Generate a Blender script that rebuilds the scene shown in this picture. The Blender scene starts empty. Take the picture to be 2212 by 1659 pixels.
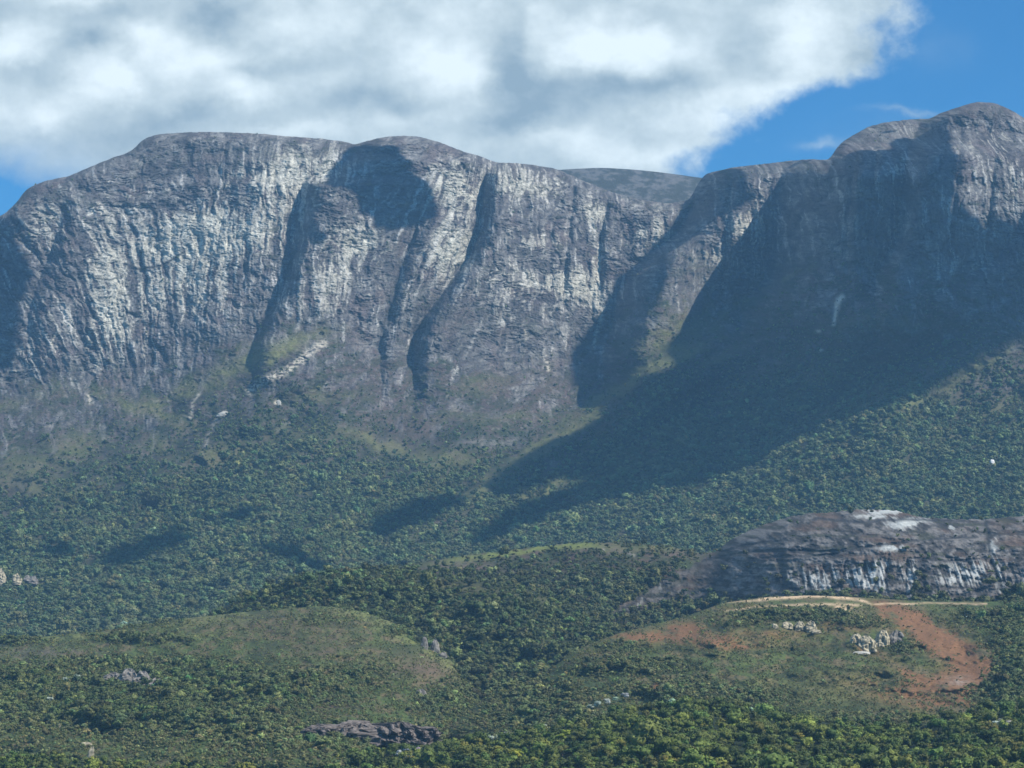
import bpy, math, random
import numpy as np
C = bpy.context.scene
random.seed(7)
RNG = np.random.default_rng(7)
R = math.radians

# ------------------------------------------------------------------ camera
PITCH = 6.5
FP = 1106 / math.tan(R(10.0))          # focal length in survey units (the photo is 2212 x 1659 of them)
cd = bpy.data.cameras.new("camera"); cam = bpy.data.objects.new("camera", cd); C.collection.objects.link(cam)
cd.angle = R(20.0); cd.clip_start = 1; cd.clip_end = 60000
cam.location = (0, 0, 0); cam.rotation_euler = (R(90 + PITCH), 0, 0)
C.camera = cam
C.view_settings.view_transform = 'Standard'; C.view_settings.look = 'None'
C.view_settings.gamma = 1; C.view_settings.exposure = 0.42
C.cycles.volume_bounces = 1; C.cycles.max_bounces = 5; C.cycles.diffuse_bounces = 2
C.cycles.transparent_max_bounces = 8

# ------------------------------------------------------------------ sun and sky
SUN_AZ, SUN_EL = 116.0, 43.0            # clockwise from the view direction (+y), degrees
SUN = np.array([math.sin(R(SUN_AZ)) * math.cos(R(SUN_EL)), math.cos(R(SUN_AZ)) * math.cos(R(SUN_EL)), math.sin(R(SUN_EL))])
ld = bpy.data.lights.new("sun", 'SUN'); ld.energy = 4.6; ld.angle = R(0.5); ld.color = (1, .93, .82)
lo = bpy.data.objects.new("sun", ld); C.collection.objects.link(lo)
import mathutils
lo.rotation_euler = mathutils.Vector(SUN).to_track_quat('Z', 'Y').to_euler()

cp, sp_ = math.cos(R(PITCH)), math.sin(R(PITCH))
def p2d(X, Y):
    """survey angles -> direction with y = 1"""
    X = np.asarray(X, float); Y = np.asarray(Y, float)
    cx = (X - 1106) / FP; cy = (829.5 - Y) / FP
    y = cp - sp_ * cy; z = sp_ + cp * cy
    return cx / y, z / y

W = bpy.data.worlds.new("World"); C.world = W; W.use_nodes = True
nt = W.node_tree; nt.nodes.clear()
def N(t, **k):
    n = nt.nodes.new(t)
    for a, b in k.items(): setattr(n, a, b)
    return n
def L(a, b): nt.links.new(a, b)
def M(op, a, b=None, c=None, clamp=False):
    n = N('ShaderNodeMath', operation=op, use_clamp=clamp)
    for i, v in enumerate((a, b, c)):
        if v is None: continue
        if isinstance(v, (int, float)): n.inputs[i].default_value = v
        else: L(v, n.inputs[i])
    return n.outputs[0]
def world():
    out = N('ShaderNodeOutputWorld'); bg = N('ShaderNodeBackground'); L(bg.outputs[0], out.inputs[0])
    sky = N('ShaderNodeTexSky', sky_type='NISHITA', sun_disc=False)
    sky.sun_elevation = R(SUN_EL); sky.sun_rotation = R(SUN_AZ); sky.altitude = 900; sky.air_density = 1.0; sky.dust_density = .3; sky.ozone_density = 3
    tint = N('ShaderNodeMix', data_type='RGBA', blend_type='MULTIPLY'); tint.inputs[0].default_value = 1
    L(sky.outputs[0], tint.inputs[6]); tint.inputs[7].default_value = SKY_TINT
    tc = N('ShaderNodeTexCoord'); sep = N('ShaderNodeSeparateXYZ'); L(tc.outputs['Generated'], sep.inputs[0])
    yy = M('MAXIMUM', sep.outputs[1], .02)
    a = M('DIVIDE', sep.outputs[0], yy); b = M('DIVIDE', sep.outputs[2], yy)
    ab = N('ShaderNodeCombineXYZ'); L(a, ab.inputs[0]); L(b, ab.inputs[1])
    def noise(scale, detail, rough=.55, off=(0, 0, 0), sy=1.0, dist=0):
        mp = N('ShaderNodeMapping'); mp.inputs[1].default_value = off; mp.inputs[3].default_value = (scale, scale * sy, scale); L(ab.outputs[0], mp.inputs[0])
        n = N('ShaderNodeTexNoise'); n.inputs['Scale'].default_value = 1; n.inputs['Detail'].default_value = detail; n.inputs['Roughness'].default_value = rough; n.inputs['Distortion'].default_value = dist
        L(mp.outputs[0], n.inputs[0]); return n
    # warped coordinates
    wn = noise(34, 5, .6)
    ws = N('ShaderNodeVectorMath', operation='SUBTRACT'); L(wn.outputs['Color'], ws.inputs[0]); ws.inputs[1].default_value = (.5, .5, .5)
    wm = N('ShaderNodeVectorMath', operation='MULTIPLY'); L(ws.outputs[0], wm.inputs[0]); wm.inputs[1].default_value = (.030, .022, 0)
    wa = N('ShaderNodeVectorMath', operation='ADD'); L(ab.outputs[0], wa.inputs[0]); L(wm.outputs[0], wa.inputs[1])
    def blob(X, Y, rx, ry, amp):
        ca, cb = p2d(X, Y)
        s = N('ShaderNodeVectorMath', operation='SUBTRACT'); L(wa.outputs[0], s.inputs[0]); s.inputs[1].default_value = (float(ca), float(cb), 0)
        m = N('ShaderNodeVectorMath', operation='MULTIPLY'); L(s.outputs[0], m.inputs[0]); m.inputs[1].default_value = (FP / rx, FP / ry, 0)
        d = N('ShaderNodeVectorMath', operation='DOT_PRODUCT'); L(m.outputs[0], d.inputs[0]); L(m.outputs[0], d.inputs[1])
        e = M('EXPONENT', M('MULTIPLY', d.outputs['Value'], -1.0))
        return M('MULTIPLY', e, amp)
    def add(l):
        r = l[0]
        for x in l[1:]: r = M('ADD', r, x)
        return r
    # right-hand edge of the cloud bank as a curve over elevation
    bd = [(0, 1965), (40, 1950), (80, 1925), (120, 1900), (150, 1882), (170, 1835), (185, 1790), (200, 1735), (215, 1690), (232, 1655), (262, 1632), (290, 1605), (305, 1590), (320, 1545), (335, 1515), (360, 1492), (400, 1470)]
    fc = N('ShaderNodeFloatCurve'); cm = fc.mapping; cu = cm.curves[0]
    bl = [float(p2d(1106, y)[1]) for y, _ in bd]; b0, b1 = min(bl), max(bl)
    pts = sorted([((q - b0) / (b1 - b0), (x - 1400) / 600.0) for q, (y, x) in zip(bl, bd)])
    while len(cu.points) < len(pts): cu.points.new(.5, .5)
    for p, (u, v) in zip(cu.points, pts): p.location = (u, v); p.handle_type = 'AUTO'
    cm.update()
    bn = M('DIVIDE', M('SUBTRACT', b, b0), b1 - b0, clamp=True); L(bn, fc.inputs['Value'])
    edge = M('ADD', M('MULTIPLY', fc.outputs[0], 600), 1400 - 1106)          # in survey units from the centre
    s = M('SUBTRACT', edge, M('MULTIPLY', a, FP * 0.993))
    en = noise(48, 10, .62, (3, 1, 0)); en2 = noise(16, 3, .5, (7, 2, 0))
    s = M('ADD', s, M('MULTIPLY', M('SUBTRACT', en.outputs[0], .5), 300)); s = M('ADD', s, M('MULTIPLY', M('SUBTRACT', en2.outputs[0], .5), 60))
    s = M('ADD', s, add([blob(1868, 108, 24, 34, 60), blob(865, 0, 34, 12, -900)]))
    mask = N('ShaderNodeMapRange', interpolation_type='SMOOTHSTEP'); L(s, mask.inputs[0]); mask.inputs[1].default_value = -55; mask.inputs[2].default_value = 75
    wisp = add([blob(1772, 322, 46, 14, .5), blob(1965, 252, 75, 9, .45), blob(2030, 110, 60, 40, .10), blob(2000, 300, 200, 40, .08)])
    wisp = M('MULTIPLY', wisp, M('MULTIPLY', en.outputs[0], 1.6))
    mk = M('ADD', mask.outputs[0], wisp, clamp=True)
    mk = M('MULTIPLY', mk, M('SUBTRACT', 1.0, M('MINIMUM', blob(-40, 430, 215, 78, 1.4), 1.0)))
    front = M('GREATER_THAN', sep.outputs[1], .05)
    mk = M('MULTIPLY', mk, front)
    br = [(30,100,60,50,.5),(150,0,90,25,.35),(330,70,90,40,.45),(405,130,100,45,.5),(215,175,85,60,.5),(265,190,40,40,.2),(90,262,70,36,.45),(540,205,80,34,.42),(620,55,110,50,.25),(720,45,90,50,.22),(905,105,70,45,.35),(975,165,80,55,.5),(640,292,110,22,.35),(960,20,90,40,.25),
          (1345,95,110,60,.5),(1240,120,80,75,.42),(1740,95,80,80,.5),(1700,30,90,50,.3),(1490,110,80,40,.2),(1500,262,130,32,.4),(1580,225,90,40,.4),(1400,335,190,30,.42),(1190,300,110,26,.4),(1680,185,140,30,.35),(1010,255,60,24,.2),(1150,45,60,50,.25),(870,270,100,20,.2),
          (60,150,100,26,-.35),(200,85,90,26,-.4),(260,35,60,20,-.25),(470,20,70,30,-.4),(480,60,50,30,-.3),(540,146,70,18,-.25),(780,225,150,34,-.35),(420,250,170,30,-.35),(310,290,120,26,-.25),(250,330,120,20,-.1),(1130,200,70,100,-.55),(1110,90,40,60,-.3),(1330,180,150,32,-.5),(1260,225,90,34,-.35),(1430,30,60,30,-.2),(1600,120,60,40,-.2),(1480,180,80,26,-.2),(640,135,100,30,-.15),(0,20,70,40,-.2),(1868,112,34,34,-.35),(30,320,90,24,-.15),(1100,265,120,24,-.3)]
    B = add([blob(*q) for q in br])
    cn = noise(26, 8, .6, (1, 5, 0), 1.5); cn2 = noise(95, 6, .6, (2, 5, 0), 1.3)
    B = M('ADD', B, M('MULTIPLY', M('SUBTRACT', cn.outputs[0], .5), .85)); B = M('ADD', B, M('MULTIPLY', M('SUBTRACT', cn2.outputs[0], .5), .55))
    B = M('ADD', B, .50, clamp=True)
    ramp = N('ShaderNodeValToRGB'); L(B, ramp.inputs[0])
    e = ramp.color_ramp.elements; e[0].position = 0; e[0].color = CLOUD[0]; e[1].position = 1; e[1].color = CLOUD[2]
    q = e.new(.5); q.color = CLOUD[1]
    sk = N('ShaderNodeMix', data_type='RGBA', blend_type='MULTIPLY'); sk.inputs[0].default_value = 1
    L(tint.outputs[2], sk.inputs[6]); sk.inputs[7].default_value = (SKY_S,) * 3 + (1,)
    mx = N('ShaderNodeMix', data_type='RGBA'); L(mk, mx.inputs[0]); L(sk.outputs[2], mx.inputs[6]); L(ramp.outputs[0], mx.inputs[7])
    L(mx.outputs[2], bg.inputs[0]); bg.inputs[1].default_value = 1.0
SKY_S = 0.10
SKY_TINT = (.21, .66, .96, 1)
CLOUD = [(.25, .34, .41, 1), (.46, .55, .59, 1), (.74, .83, .86, 1)]
world()

# ------------------------------------------------------------------ noise
def hash2(ix, iy, seed):
    with np.errstate(over='ignore'):
        h = (ix.astype(np.int64) * 374761393 + iy.astype(np.int64) * 668265263 + seed * 1442695041).astype(np.uint32)
        h = (h ^ (h >> 13)) * np.uint32(1274126177)
        h = h ^ (h >> 16)
    return h
def gn(x, y, seed=0):
    """2-D gradient noise about -1..1"""
    ix = np.floor(x); iy = np.floor(y); fx = x - ix; fy = y - iy; ix = ix.astype(np.int32); iy = iy.astype(np.int32)
    u = fx * fx * fx * (fx * (fx * 6 - 15) + 10); v = fy * fy * fy * (fy * (fy * 6 - 15) + 10)
    def g(dx, dy):
        a = (hash2(ix + dx, iy + dy, seed) & 1023).astype(np.float32) * (2 * math.pi / 1024)
        return np.cos(a) * (fx - dx) + np.sin(a) * (fy - dy)
    return ((g(0, 0) * (1 - u) + g(1, 0) * u) * (1 - v) + (g(0, 1) * (1 - u) + g(1, 1) * u) * v) * 1.5
def fbm(x, y, o=4, seed=0, g=.5):
    r = 0; a = 1.0; t = 0
    for i in range(o):
        r = r + a * gn(x * 2 ** i + 17.3 * i, y * 2 ** i - 9.1 * i, seed + i); t += a; a *= g
    return r / t
def ss(a, b, x):
    t = np.clip((x - a) / (b - a), 0, 1); return t * t * (3 - 2 * t)
def ip(x, pts):
    p = np.array(pts, float); return np.interp(x, p[:, 0], p[:, 1])
def smooth_ip(x, pts, w=14):
    """interpolation of a traced line with its corners rounded"""
    r = 0
    for k in (-1.5, -.75, 0, .75, 1.5): r = r + ip(x + k * w, pts)
    return r / 5
def inpoly(X, Y, poly):
    r = np.zeros(X.shape, bool); n = len(poly)
    for i in range(n):
        x0, y0 = poly[i]; x1, y1 = poly[(i + 1) % n]
        if y0 == y1: continue
        c = ((y0 > Y) != (y1 > Y)) & (X < (x1 - x0) * (Y - y0) / (y1 - y0) + x0)
        r ^= c
    return r
def blobs(X, Y, l):
    """sum of soft patches (cx, cy, rx, ry, amp, tilt); X, Y may be warped"""
    r = np.zeros(X.shape, np.float32)
    for q in l:
        cx, cy, rx, ry, a = q[:5]; t = q[5] if len(q) > 5 else 0
        dx = X - cx; dy = Y - cy - t * dx
        r += a * np.exp(-((dx / rx) ** 2 + (dy / ry) ** 2))
    return r
def mixc(a, b, t):
    return a + (b - a) * t[..., None]
def col(*c): return np.array(c, np.float32)

# ------------------------------------------------------------------ object helpers
def tag(o, label=None, cat=None, group=None, kind=None):
    if label: o["label"] = label
    if cat: o["category"] = cat
    if group: o["group"] = group
    if kind: o["kind"] = kind
    return o
def mesh_np(name, V, F, mat, colr=None, smooth=True):
    me = bpy.data.meshes.new(name)
    V = np.asarray(V, np.float32).reshape(-1, 3); F = np.asarray(F, np.int32)
    k = F.shape[1]
    me.vertices.add(len(V)); me.vertices.foreach_set('co', V.ravel())
    me.loops.add(F.size); me.loops.foreach_set('vertex_index', F.ravel())
    me.polygons.add(len(F)); me.polygons.foreach_set('loop_start', np.arange(len(F), dtype=np.int32) * k)
    me.polygons.foreach_set('loop_total', np.full(len(F), k, np.int32))
    if smooth: me.polygons.foreach_set('use_smooth', np.ones(len(F), bool))
    if colr is not None:
        at = me.color_attributes.new('Col', 'FLOAT_COLOR', 'POINT')
        c = np.ones((len(V), 4), np.float32); c[:, :3] = np.clip(colr.reshape(-1, 3), 0.004, .9); at.data.foreach_set('color', c.ravel())
    me.update(calc_edges=True)
    me.materials.append(mat)
    o = bpy.data.objects.new(name, me); C.collection.objects.link(o)
    return o
def grid_faces(nr, nc):
    i = np.arange(nr * nc).reshape(nr, nc)
    return np.stack([i[:-1, :-1], i[1:, :-1], i[1:, 1:], i[:-1, 1:]], -1).reshape(-1, 4)

def terrain_mat(name, scale=.25, bump=1.5, var=.35, rough=.9):
    m = bpy.data.materials.new(name); m.use_nodes = True; t = m.node_tree; b = t.nodes['Principled BSDF']
    at = t.nodes.new('ShaderNodeAttribute'); at.attribute_name = 'Col'
    g = t.nodes.new('ShaderNodeNewGeometry')
    n = t.nodes.new('ShaderNodeTexNoise'); n.inputs['Scale'].default_value = scale; n.inputs['Detail'].default_value = 5; n.inputs['Roughness'].default_value = .65
    t.links.new(g.outputs['Position'], n.inputs['Vector'])
    mr = t.nodes.new('ShaderNodeMapRange'); mr.inputs[1].default_value = .3; mr.inputs[2].default_value = .7; mr.inputs[3].default_value = 1 - var; mr.inputs[4].default_value = 1 + var
    t.links.new(n.outputs[0], mr.inputs[0])
    mu = t.nodes.new('ShaderNodeVectorMath'); mu.operation = 'SCALE'; t.links.new(at.outputs['Color'], mu.inputs[0]); t.links.new(mr.outputs[0], mu.inputs['Scale'])
    t.links.new(mu.outputs[0], b.inputs['Base Color'])
    b.inputs['Roughness'].default_value = rough; b.inputs['Specular IOR Level'].default_value = .15
    bp = t.nodes.new('ShaderNodeBump'); bp.inputs['Strength'].default_value = .8; bp.inputs['Distance'].default_value = bump
    t.links.new(n.outputs[0], bp.inputs['Height']); t.links.new(bp.outputs[0], b.inputs['Normal'])
    return m
MAT_ROCK = terrain_mat('granite_and_scrub', .22, 1.6, .35)
MAT_HILL = terrain_mat('hill_soil_and_grass', .35, 1.2, .4)
def plain_mat(name, c, scale=1.0, var=.3, rough=.9, bump=.3):
    m = bpy.data.materials.new(name); m.use_nodes = True; t = m.node_tree; b = t.nodes['Principled BSDF']
    g = t.nodes.new('ShaderNodeNewGeometry')
    n = t.nodes.new('ShaderNodeTexNoise'); n.inputs['Scale'].default_value = scale; n.inputs['Detail'].default_value = 5; t.links.new(g.outputs['Position'], n.inputs['Vector'])
    r = t.nodes.new('ShaderNodeValToRGB'); e = r.color_ramp.elements; e[0].position = .3; e[1].position = .7
    e[0].color = tuple(v * (1 - var) for v in c) + (1,); e[1].color = tuple(min(.9, v * (1 + var)) for v in c) + (1,)
    t.links.new(n.outputs[0], r.inputs[0]); t.links.new(r.outputs[0], b.inputs['Base Color'])
    b.inputs['Roughness'].default_value = rough; b.inputs['Specular IOR Level'].default_value = .1
    bp = t.nodes.new('ShaderNodeBump'); bp.inputs['Distance'].default_value = bump; t.links.new(n.outputs[0], bp.inputs['Height']); t.links.new(bp.outputs[0], b.inputs['Normal'])
    return m

# ------------------------------------------------------------------ terrain sheets
class Sheet:
    def __init__(s, name, x0, x1, nx, nr, top, bot, depth, shade, back=(60, 200, 500), drop=(12, 90, 330), mat=None, power=1.0, label=None, vs=.4):
        s.x0, s.x1, s.nx, s.nr = x0, x1, nx, nr
        xs = np.linspace(x0, x1, nx)
        if x0 < 0: xs = np.concatenate([np.linspace(x0 - 1100, x0, 120)[:-1], xs])
        if x1 > 2212: xs = np.concatenate([xs, np.linspace(x1, x1 + 1100, 120)[1:]])
        nx = s.nx = len(xs); s.xs = xs; s.top = top(xs); s.bot = bot(xs)
        t = np.linspace(0, 1, nr)[:, None] ** power; s.power = power
        X = np.broadcast_to(xs, (nr, nx)).astype(np.float64); Y = s.top + t * (s.bot - s.top)
        s.X, s.Y = X, Y
        kw = max(3, int(36 * (nx - 238) / (x1 - x0)) | 1) if nx > 400 else 9; pt = np.pad(s.top, kw // 2, mode='edge'); stp = np.convolve(pt, np.ones(kw) / kw, 'valid')
        D0 = depth(X, Y, np.clip(Y - stp, -2, None))
        a, b = p2d(X, Y); s.a, s.b = a, b
        colr, D = shade(X, Y, D0, a * D0, (1490 - Y) * vs, Y - s.top)
        s.P = np.stack([a * D, D, b * D], -1)
        V = [s.P]; cc = [colr]
        crest = s.P[0]
        rows = []
        for k, (bk, dr) in enumerate(zip(back, drop)):
            q = crest.copy(); sc = (q[:, 1] + bk) / q[:, 1]; q[:, 0] *= sc; q[:, 1] += bk; q[:, 2] -= dr; rows.append(q)
        rows = rows[::-1]
        V = np.concatenate([np.array(rows), s.P], 0); cc = np.concatenate([np.repeat(colr[:1], len(rows), 0), colr], 0)
        s.obj = mesh_np(name, V, grid_faces(V.shape[0], nx), mat or MAT_HILL, cc)
        tag(s.obj, label, kind='structure')
    def at(s, X, Y):
        """surface point seen at survey position X, Y"""
        X = np.atleast_1d(np.asarray(X, float)); Y = np.atleast_1d(np.asarray(Y, float))
        xs = s.xs; cx = np.clip(np.interp(X, xs, np.arange(s.nx)), 0, s.nx - 1.001)
        tp = np.interp(X, xs, s.top); bt = np.interp(X, xs, s.bot)
        t = np.clip((Y - tp) / (bt - tp), 0, 1) ** (1 / s.power)
        r = np.clip(t * (s.nr - 1), 0, s.nr - 1.001)
        i, j = r.astype(int), cx.astype(int); fr, fc = (r - i)[:, None], (cx - j)[:, None]
        P = s.P
        return (P[i, j] * (1 - fr) + P[i + 1, j] * fr) * (1 - fc) + (P[i, j + 1] * (1 - fr) + P[i + 1, j + 1] * fr) * fc

def crease(X, Y, pts, A, w, L2, Bl, L1, fade=30):
    """a buttress edge: left of the line the rock swings away to the line, right of it a wall comes forward"""
    p = np.array(sorted(pts, key=lambda q: q[1]), float)
    cx = np.interp(Y, p[:, 1], p[:, 0]); s = X - cx
    f = ss(p[0, 1] - fade, p[0, 1], Y) * (1 - ss(p[-1, 1], p[-1, 1] + max(170, fade), Y))
    sr = np.clip(s, 0, None); sl = np.clip(-s, 0, None)
    g = np.where(s > 0, A * (1 - np.exp(-(sr / w) ** 1.5)) * np.exp(-sr / L2), Bl * (1 - np.exp(-sl / L1)) * np.exp(-sl / (L1 * 5)))
    return g * f

# ---- the far ridge behind the notch
def c_far(X, Y, D, u, v, h):
    n = fbm(u / 70, v / 24, 5, 301, .6); n2 = fbm(u / 16, v / 7, 4, 305, .6)
    c = mixc(np.broadcast_to(col(.045, .050, .042), X.shape + (3,)), col(.13, .128, .125), ss(-.15, .35, n + .8 * n2) * .85)
    return c, D - 10 * n - 4 * n2
Sheet('far_mountain', 1080, 1760, 320, 120, lambda x: smooth_ip(x, [(1080, 400), (1160, 372), (1215, 366), (1300, 362), (1380, 367), (1450, 375), (1512, 384), (1600, 392), (1760, 420)]),
      lambda x: x * 0 + 560, lambda X, Y, h: 6500 + 350 * np.exp(-h / 40) - h * 1.6, c_far, mat=MAT_ROCK, vs=1.0)

# ---- the main massif with its forested lower slopes
SKY = [(-200, 560), (-60, 500), (0, 466), (12, 461), (24, 448), (36, 438), (48, 420), (60, 406), (100, 390), (150, 380), (200, 358), (240, 342), (270, 332), (290, 322), (300, 309), (315, 298), (340, 290), (400, 286), (470, 285), (550, 288), (620, 294), (700, 300), (745, 306), (765, 313), (790, 305), (830, 296), (870, 293), (905, 295), (950, 307), (1000, 327), (1040, 338), (1070, 351), (1110, 352), (1150, 356), (1200, 364), (1260, 390), (1320, 415), (1380, 430), (1440, 440), (1490, 432), (1508, 396), (1520, 378), (1545, 370), (1580, 362), (1640, 355), (1700, 348), (1750, 344), (1793, 345), (1802, 326), (1820, 306), (1850, 288), (1880, 272), (1910, 265), (1960, 258), (2010, 256), (2030, 245), (2080, 228), (2110, 220), (2145, 222), (2180, 235), (2200, 247), (2225, 262), (2300, 280), (2420, 320)]
FOOT = [(-200, 850), (0, 830), (100, 805), (350, 790), (450, 745), (560, 705), (700, 700), (780, 740), (850, 765), (950, 750), (1100, 790), (1250, 770), (1320, 700), (1420, 600), (1540, 640), (1640, 600), (1700, 560), (1950, 560), (2100, 600), (2420, 640)]
def m_depth(X, Y, h):
    yc = smooth_ip(X, FOOT, 30); ys = ip(X, SKY)
    dc = smooth_ip(X, [(-200, 5050), (0, 5050), (600, 5050), (1100, 5120), (1350, 5300), (1500, 5330), (1690, 5330), (1790, 5120), (1880, 5010), (2212, 4860), (2420, 4800)], 40)
    up = np.clip(yc - Y, 0, None); dn = np.clip((Y - yc) / (1400 - yc), 0, 1)
    db = ip(X, [(-200, 3500), (600, 3400), (1100, 3350), (1500, 3400), (2420, 3150)])
    D = dc + up * .48
    D = D - (dc - db) * (.35 * dn + .65 * dn ** 1.7)
    D = D + 70 * np.exp(-h / 8)                                  # the rounded brow
    g = crease(X, Y, [(652, 398), (645, 460), (626, 530)], 46, 15, 45, 6, 20, 12)
    g += crease(X, Y, [(660, 405), (655, 460), (640, 540), (600, 640), (560, 705), (545, 740)], 75, 20, 170, 20, 60)
    g += crease(X, Y, [(765, 312), (748, 345), (708, 375), (672, 402)], 90, 50, 150, 10, 40)
    g += crease(X, Y, [(1076, 350), (1046, 375), (1041, 430), (1036, 490), (1010, 560), (985, 590), (950, 640), (915, 685), (892, 735)], 105, 21, 160, 62, 55, 20)
    g += crease(X, Y, [(905, 480), (870, 560), (850, 640), (835, 700), (820, 745)], 45, 18, 90, 15, 50)
    g += crease(X, Y, [(1312, 440), (1302, 480), (1296, 530)], 30, 10, 50, 12, 30)
    g += crease(X, Y, [(1212, 445), (1195, 480), (1188, 515)], 20, 10, 40, 8, 30)
    g += crease(X, Y, [(1506, 385), (1492, 450), (1456, 508), (1400, 548), (1346, 595), (1328, 640), (1322, 700), (1300, 760)], 230, 48, 330, 30, 60, 60)
    g += crease(X, Y, [(1692, 345), (1680, 430), (1665, 520), (1650, 600), (1600, 660)], 260, 80, 500, 60, 60, 60)
    g += crease(X, Y, [(1800, 330), (1790, 360)], 90, 30, 200, 10, 30, 60)
    g += crease(X, Y, [(1992, 250), (1960, 330), (1946, 420), (1930, 520), (1890, 600)], 130, 36, 200, 40, 60, 60)
    g += crease(X, Y, [(135, 440), (112, 540), (85, 600), (60, 680)], 40, 26, 120, 10, 40)
    g += crease(X, Y, [(2215, 430), (2200, 500), (2150, 560), (2000, 650)], 60, 30, 200, 10, 40)
    for xx, yy in ((1850, 300), (1895, 300), (1745, 380), (2075, 300), (2150, 330), (1580, 400), (1240, 390)):
        g += crease(X, Y, [(xx, yy), (xx - 8, yy + 90), (xx - 20, yy + 190)], 20, 9, 60, 12, 40)
    # spurs and gullies of the lower slope run down towards the left
    w = ss(0, 260, Y - yc)
    q = X + 1.45 * (Y - 700) * (X > -1e9)
    g += w * (130 * gn(q / 260, Y / 900, 11) + 65 * gn(q / 110, Y / 500, 12))
    g += w * 90 * fbm(X / 150, Y / 110, 4, 14) * (1 - ss(300, 900, X) * .5)
    return D - g
def tilt_of(X, Y):
    return smooth_ip(X, [(-200, .75), (0, .7), (200, .5), (420, 0), (780, 0), (930, -.35), (1010, -.35), (1090, 0), (2420, 0)], 20)
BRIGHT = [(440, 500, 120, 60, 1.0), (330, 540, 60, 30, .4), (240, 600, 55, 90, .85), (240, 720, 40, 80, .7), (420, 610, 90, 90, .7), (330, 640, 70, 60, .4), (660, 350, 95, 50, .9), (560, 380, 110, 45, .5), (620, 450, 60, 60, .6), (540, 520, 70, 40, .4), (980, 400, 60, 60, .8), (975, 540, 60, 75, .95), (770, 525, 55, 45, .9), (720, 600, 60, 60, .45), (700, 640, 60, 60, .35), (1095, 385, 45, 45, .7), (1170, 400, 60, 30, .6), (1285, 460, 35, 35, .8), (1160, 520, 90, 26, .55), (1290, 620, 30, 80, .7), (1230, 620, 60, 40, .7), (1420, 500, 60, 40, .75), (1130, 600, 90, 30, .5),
          (1610, 490, 50, 35, .9), (1540, 560, 40, 26, .8), (1630, 440, 45, 30, .7), (1660, 390, 30, 30, .4), (120, 700, 60, 70, .4), (60, 780, 60, 50, .3), (90, 500, 60, 60, .4), (2130, 300, 80, 45, .6), (2180, 400, 60, 60, .6), (1950, 340, 14, 50, .6), (1935, 370, 20, 22, .6), (2050, 420, 90, 60, .2), (2060, 600, 130, 45, .35), (860, 620, 40, 60, .4), (1090, 660, 90, 40, .25), (640, 520, 30, 30, .2), (200, 470, 90, 50, .35), (300, 400, 90, 30, .2)]  # pale streaked rock; patches by the right summit also paint in sunlit faces
CREV = [(0, 0)]
def lines(X, Y, ls):
    """thin traced strokes: (points, width, strength); returns 0..1"""
    r = np.zeros(X.shape, np.float32)
    for pts, w, a in ls:
        p = np.array(pts, float)
        x0, x1 = p[:, 0].min() - 4 * w, p[:, 0].max() + 4 * w; y0, y1 = p[:, 1].min() - 4 * w, p[:, 1].max() + 4 * w
        m = (X > x0) & (X < x1) & (Y > y0) & (Y < y1)
        if not m.any(): continue
        xx, yy = X[m], Y[m]; d = np.full(xx.shape, 1e9)
        for (ax, ay), (bx, by) in zip(p[:-1], p[1:]):
            t = np.clip(((xx - ax) * (bx - ax) + (yy - ay) * (by - ay)) / ((bx - ax) ** 2 + (by - ay) ** 2), 0, 1)
            d = np.minimum(d, np.hypot(xx - ax - t * (bx - ax), yy - ay - t * (by - ay)))
        r[m] = np.maximum(r[m], a * np.exp(-(d / w) ** 2))
    return r
MCRACK = [([(515, 825), (545, 812), (600, 790), (650, 770)], 5, .8), ([(380, 880), (420, 862), (440, 858)], 4, .7), ([(270, 570), (300, 583), (345, 575), (400, 545)], 3, .9), ([(120, 555), (170, 548), (200, 550)], 4, .6),
          ([(200, 575), (150, 600), (100, 650)], 3, .5), ([(640, 540), (600, 640), (565, 700)], 6, .55), ([(330, 380), (420, 372), (520, 350)], 4, .4), ([(250, 440), (330, 430), (400, 400), (450, 392)], 4, .5), ([(370, 450), (420, 462), (440, 460)], 5, .6),
          ([(1010, 545), (1100, 505), (1180, 500)], 4, .35), ([(1010, 570), (1090, 550), (1180, 545)], 3, .3), ([(870, 560), (850, 640), (825, 720), (820, 745)], 6, .6), ([(1295, 518), (1303, 519)], 3, .9), ([(1060, 690), (1072, 710), (1066, 730)], 6, .6), ([(905, 680), (895, 720)], 7, .6)]
PALE = [([(540, 845), (560, 825), (620, 802), (660, 770), (700, 742)], 9, .75), ([(472, 898), (486, 890)], 4, .95), ([(598, 870), (603, 868)], 4, .9), ([(410, 905), (418, 870), (428, 852)], 4, .5), ([(440, 980), (452, 935), (468, 902)], 4, .4), ([(300, 1070), (308, 1040), (312, 1000)], 5, .4), ([(1178, 770), (1184, 800)], 4, .8), ([(1135, 715), (1137, 735)], 3, .7),
        ([(1295, 530), (1290, 600), (1298, 680), (1280, 750)], 4, .8), ([(1806, 662), (1812, 648), (1820, 641)], 6, 1), ([(1800, 700), (1806, 665)], 4, .8), ([(1765, 716), (1771, 715)], 3.5, .9), ([(1770, 758), (1776, 755)], 3.5, .9), ([(185, 760), (200, 700), (228, 640)], 4, .6), ([(205, 805), (216, 770), (222, 740)], 4, .6), ([(95, 790), (110, 740), (125, 715)], 3, .6), ([(20, 800), (50, 750)], 3, .5), ([(330, 720), (345, 640), (352, 600)], 4, .5), ([(310, 770), (318, 700)], 4, .5), ([(462, 700), (466, 730)], 5, .5),
        ([(5, 1258), (5, 1235)], 6, .8), ([(32, 1248), (36, 1262)], 5, .8), ([(60, 1252), (84, 1240)], 8, .35), ([(190, 855), (195, 870)], 5, .6), ([(1700, 1185), (1700, 1186)], 3, .1)]
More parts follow.
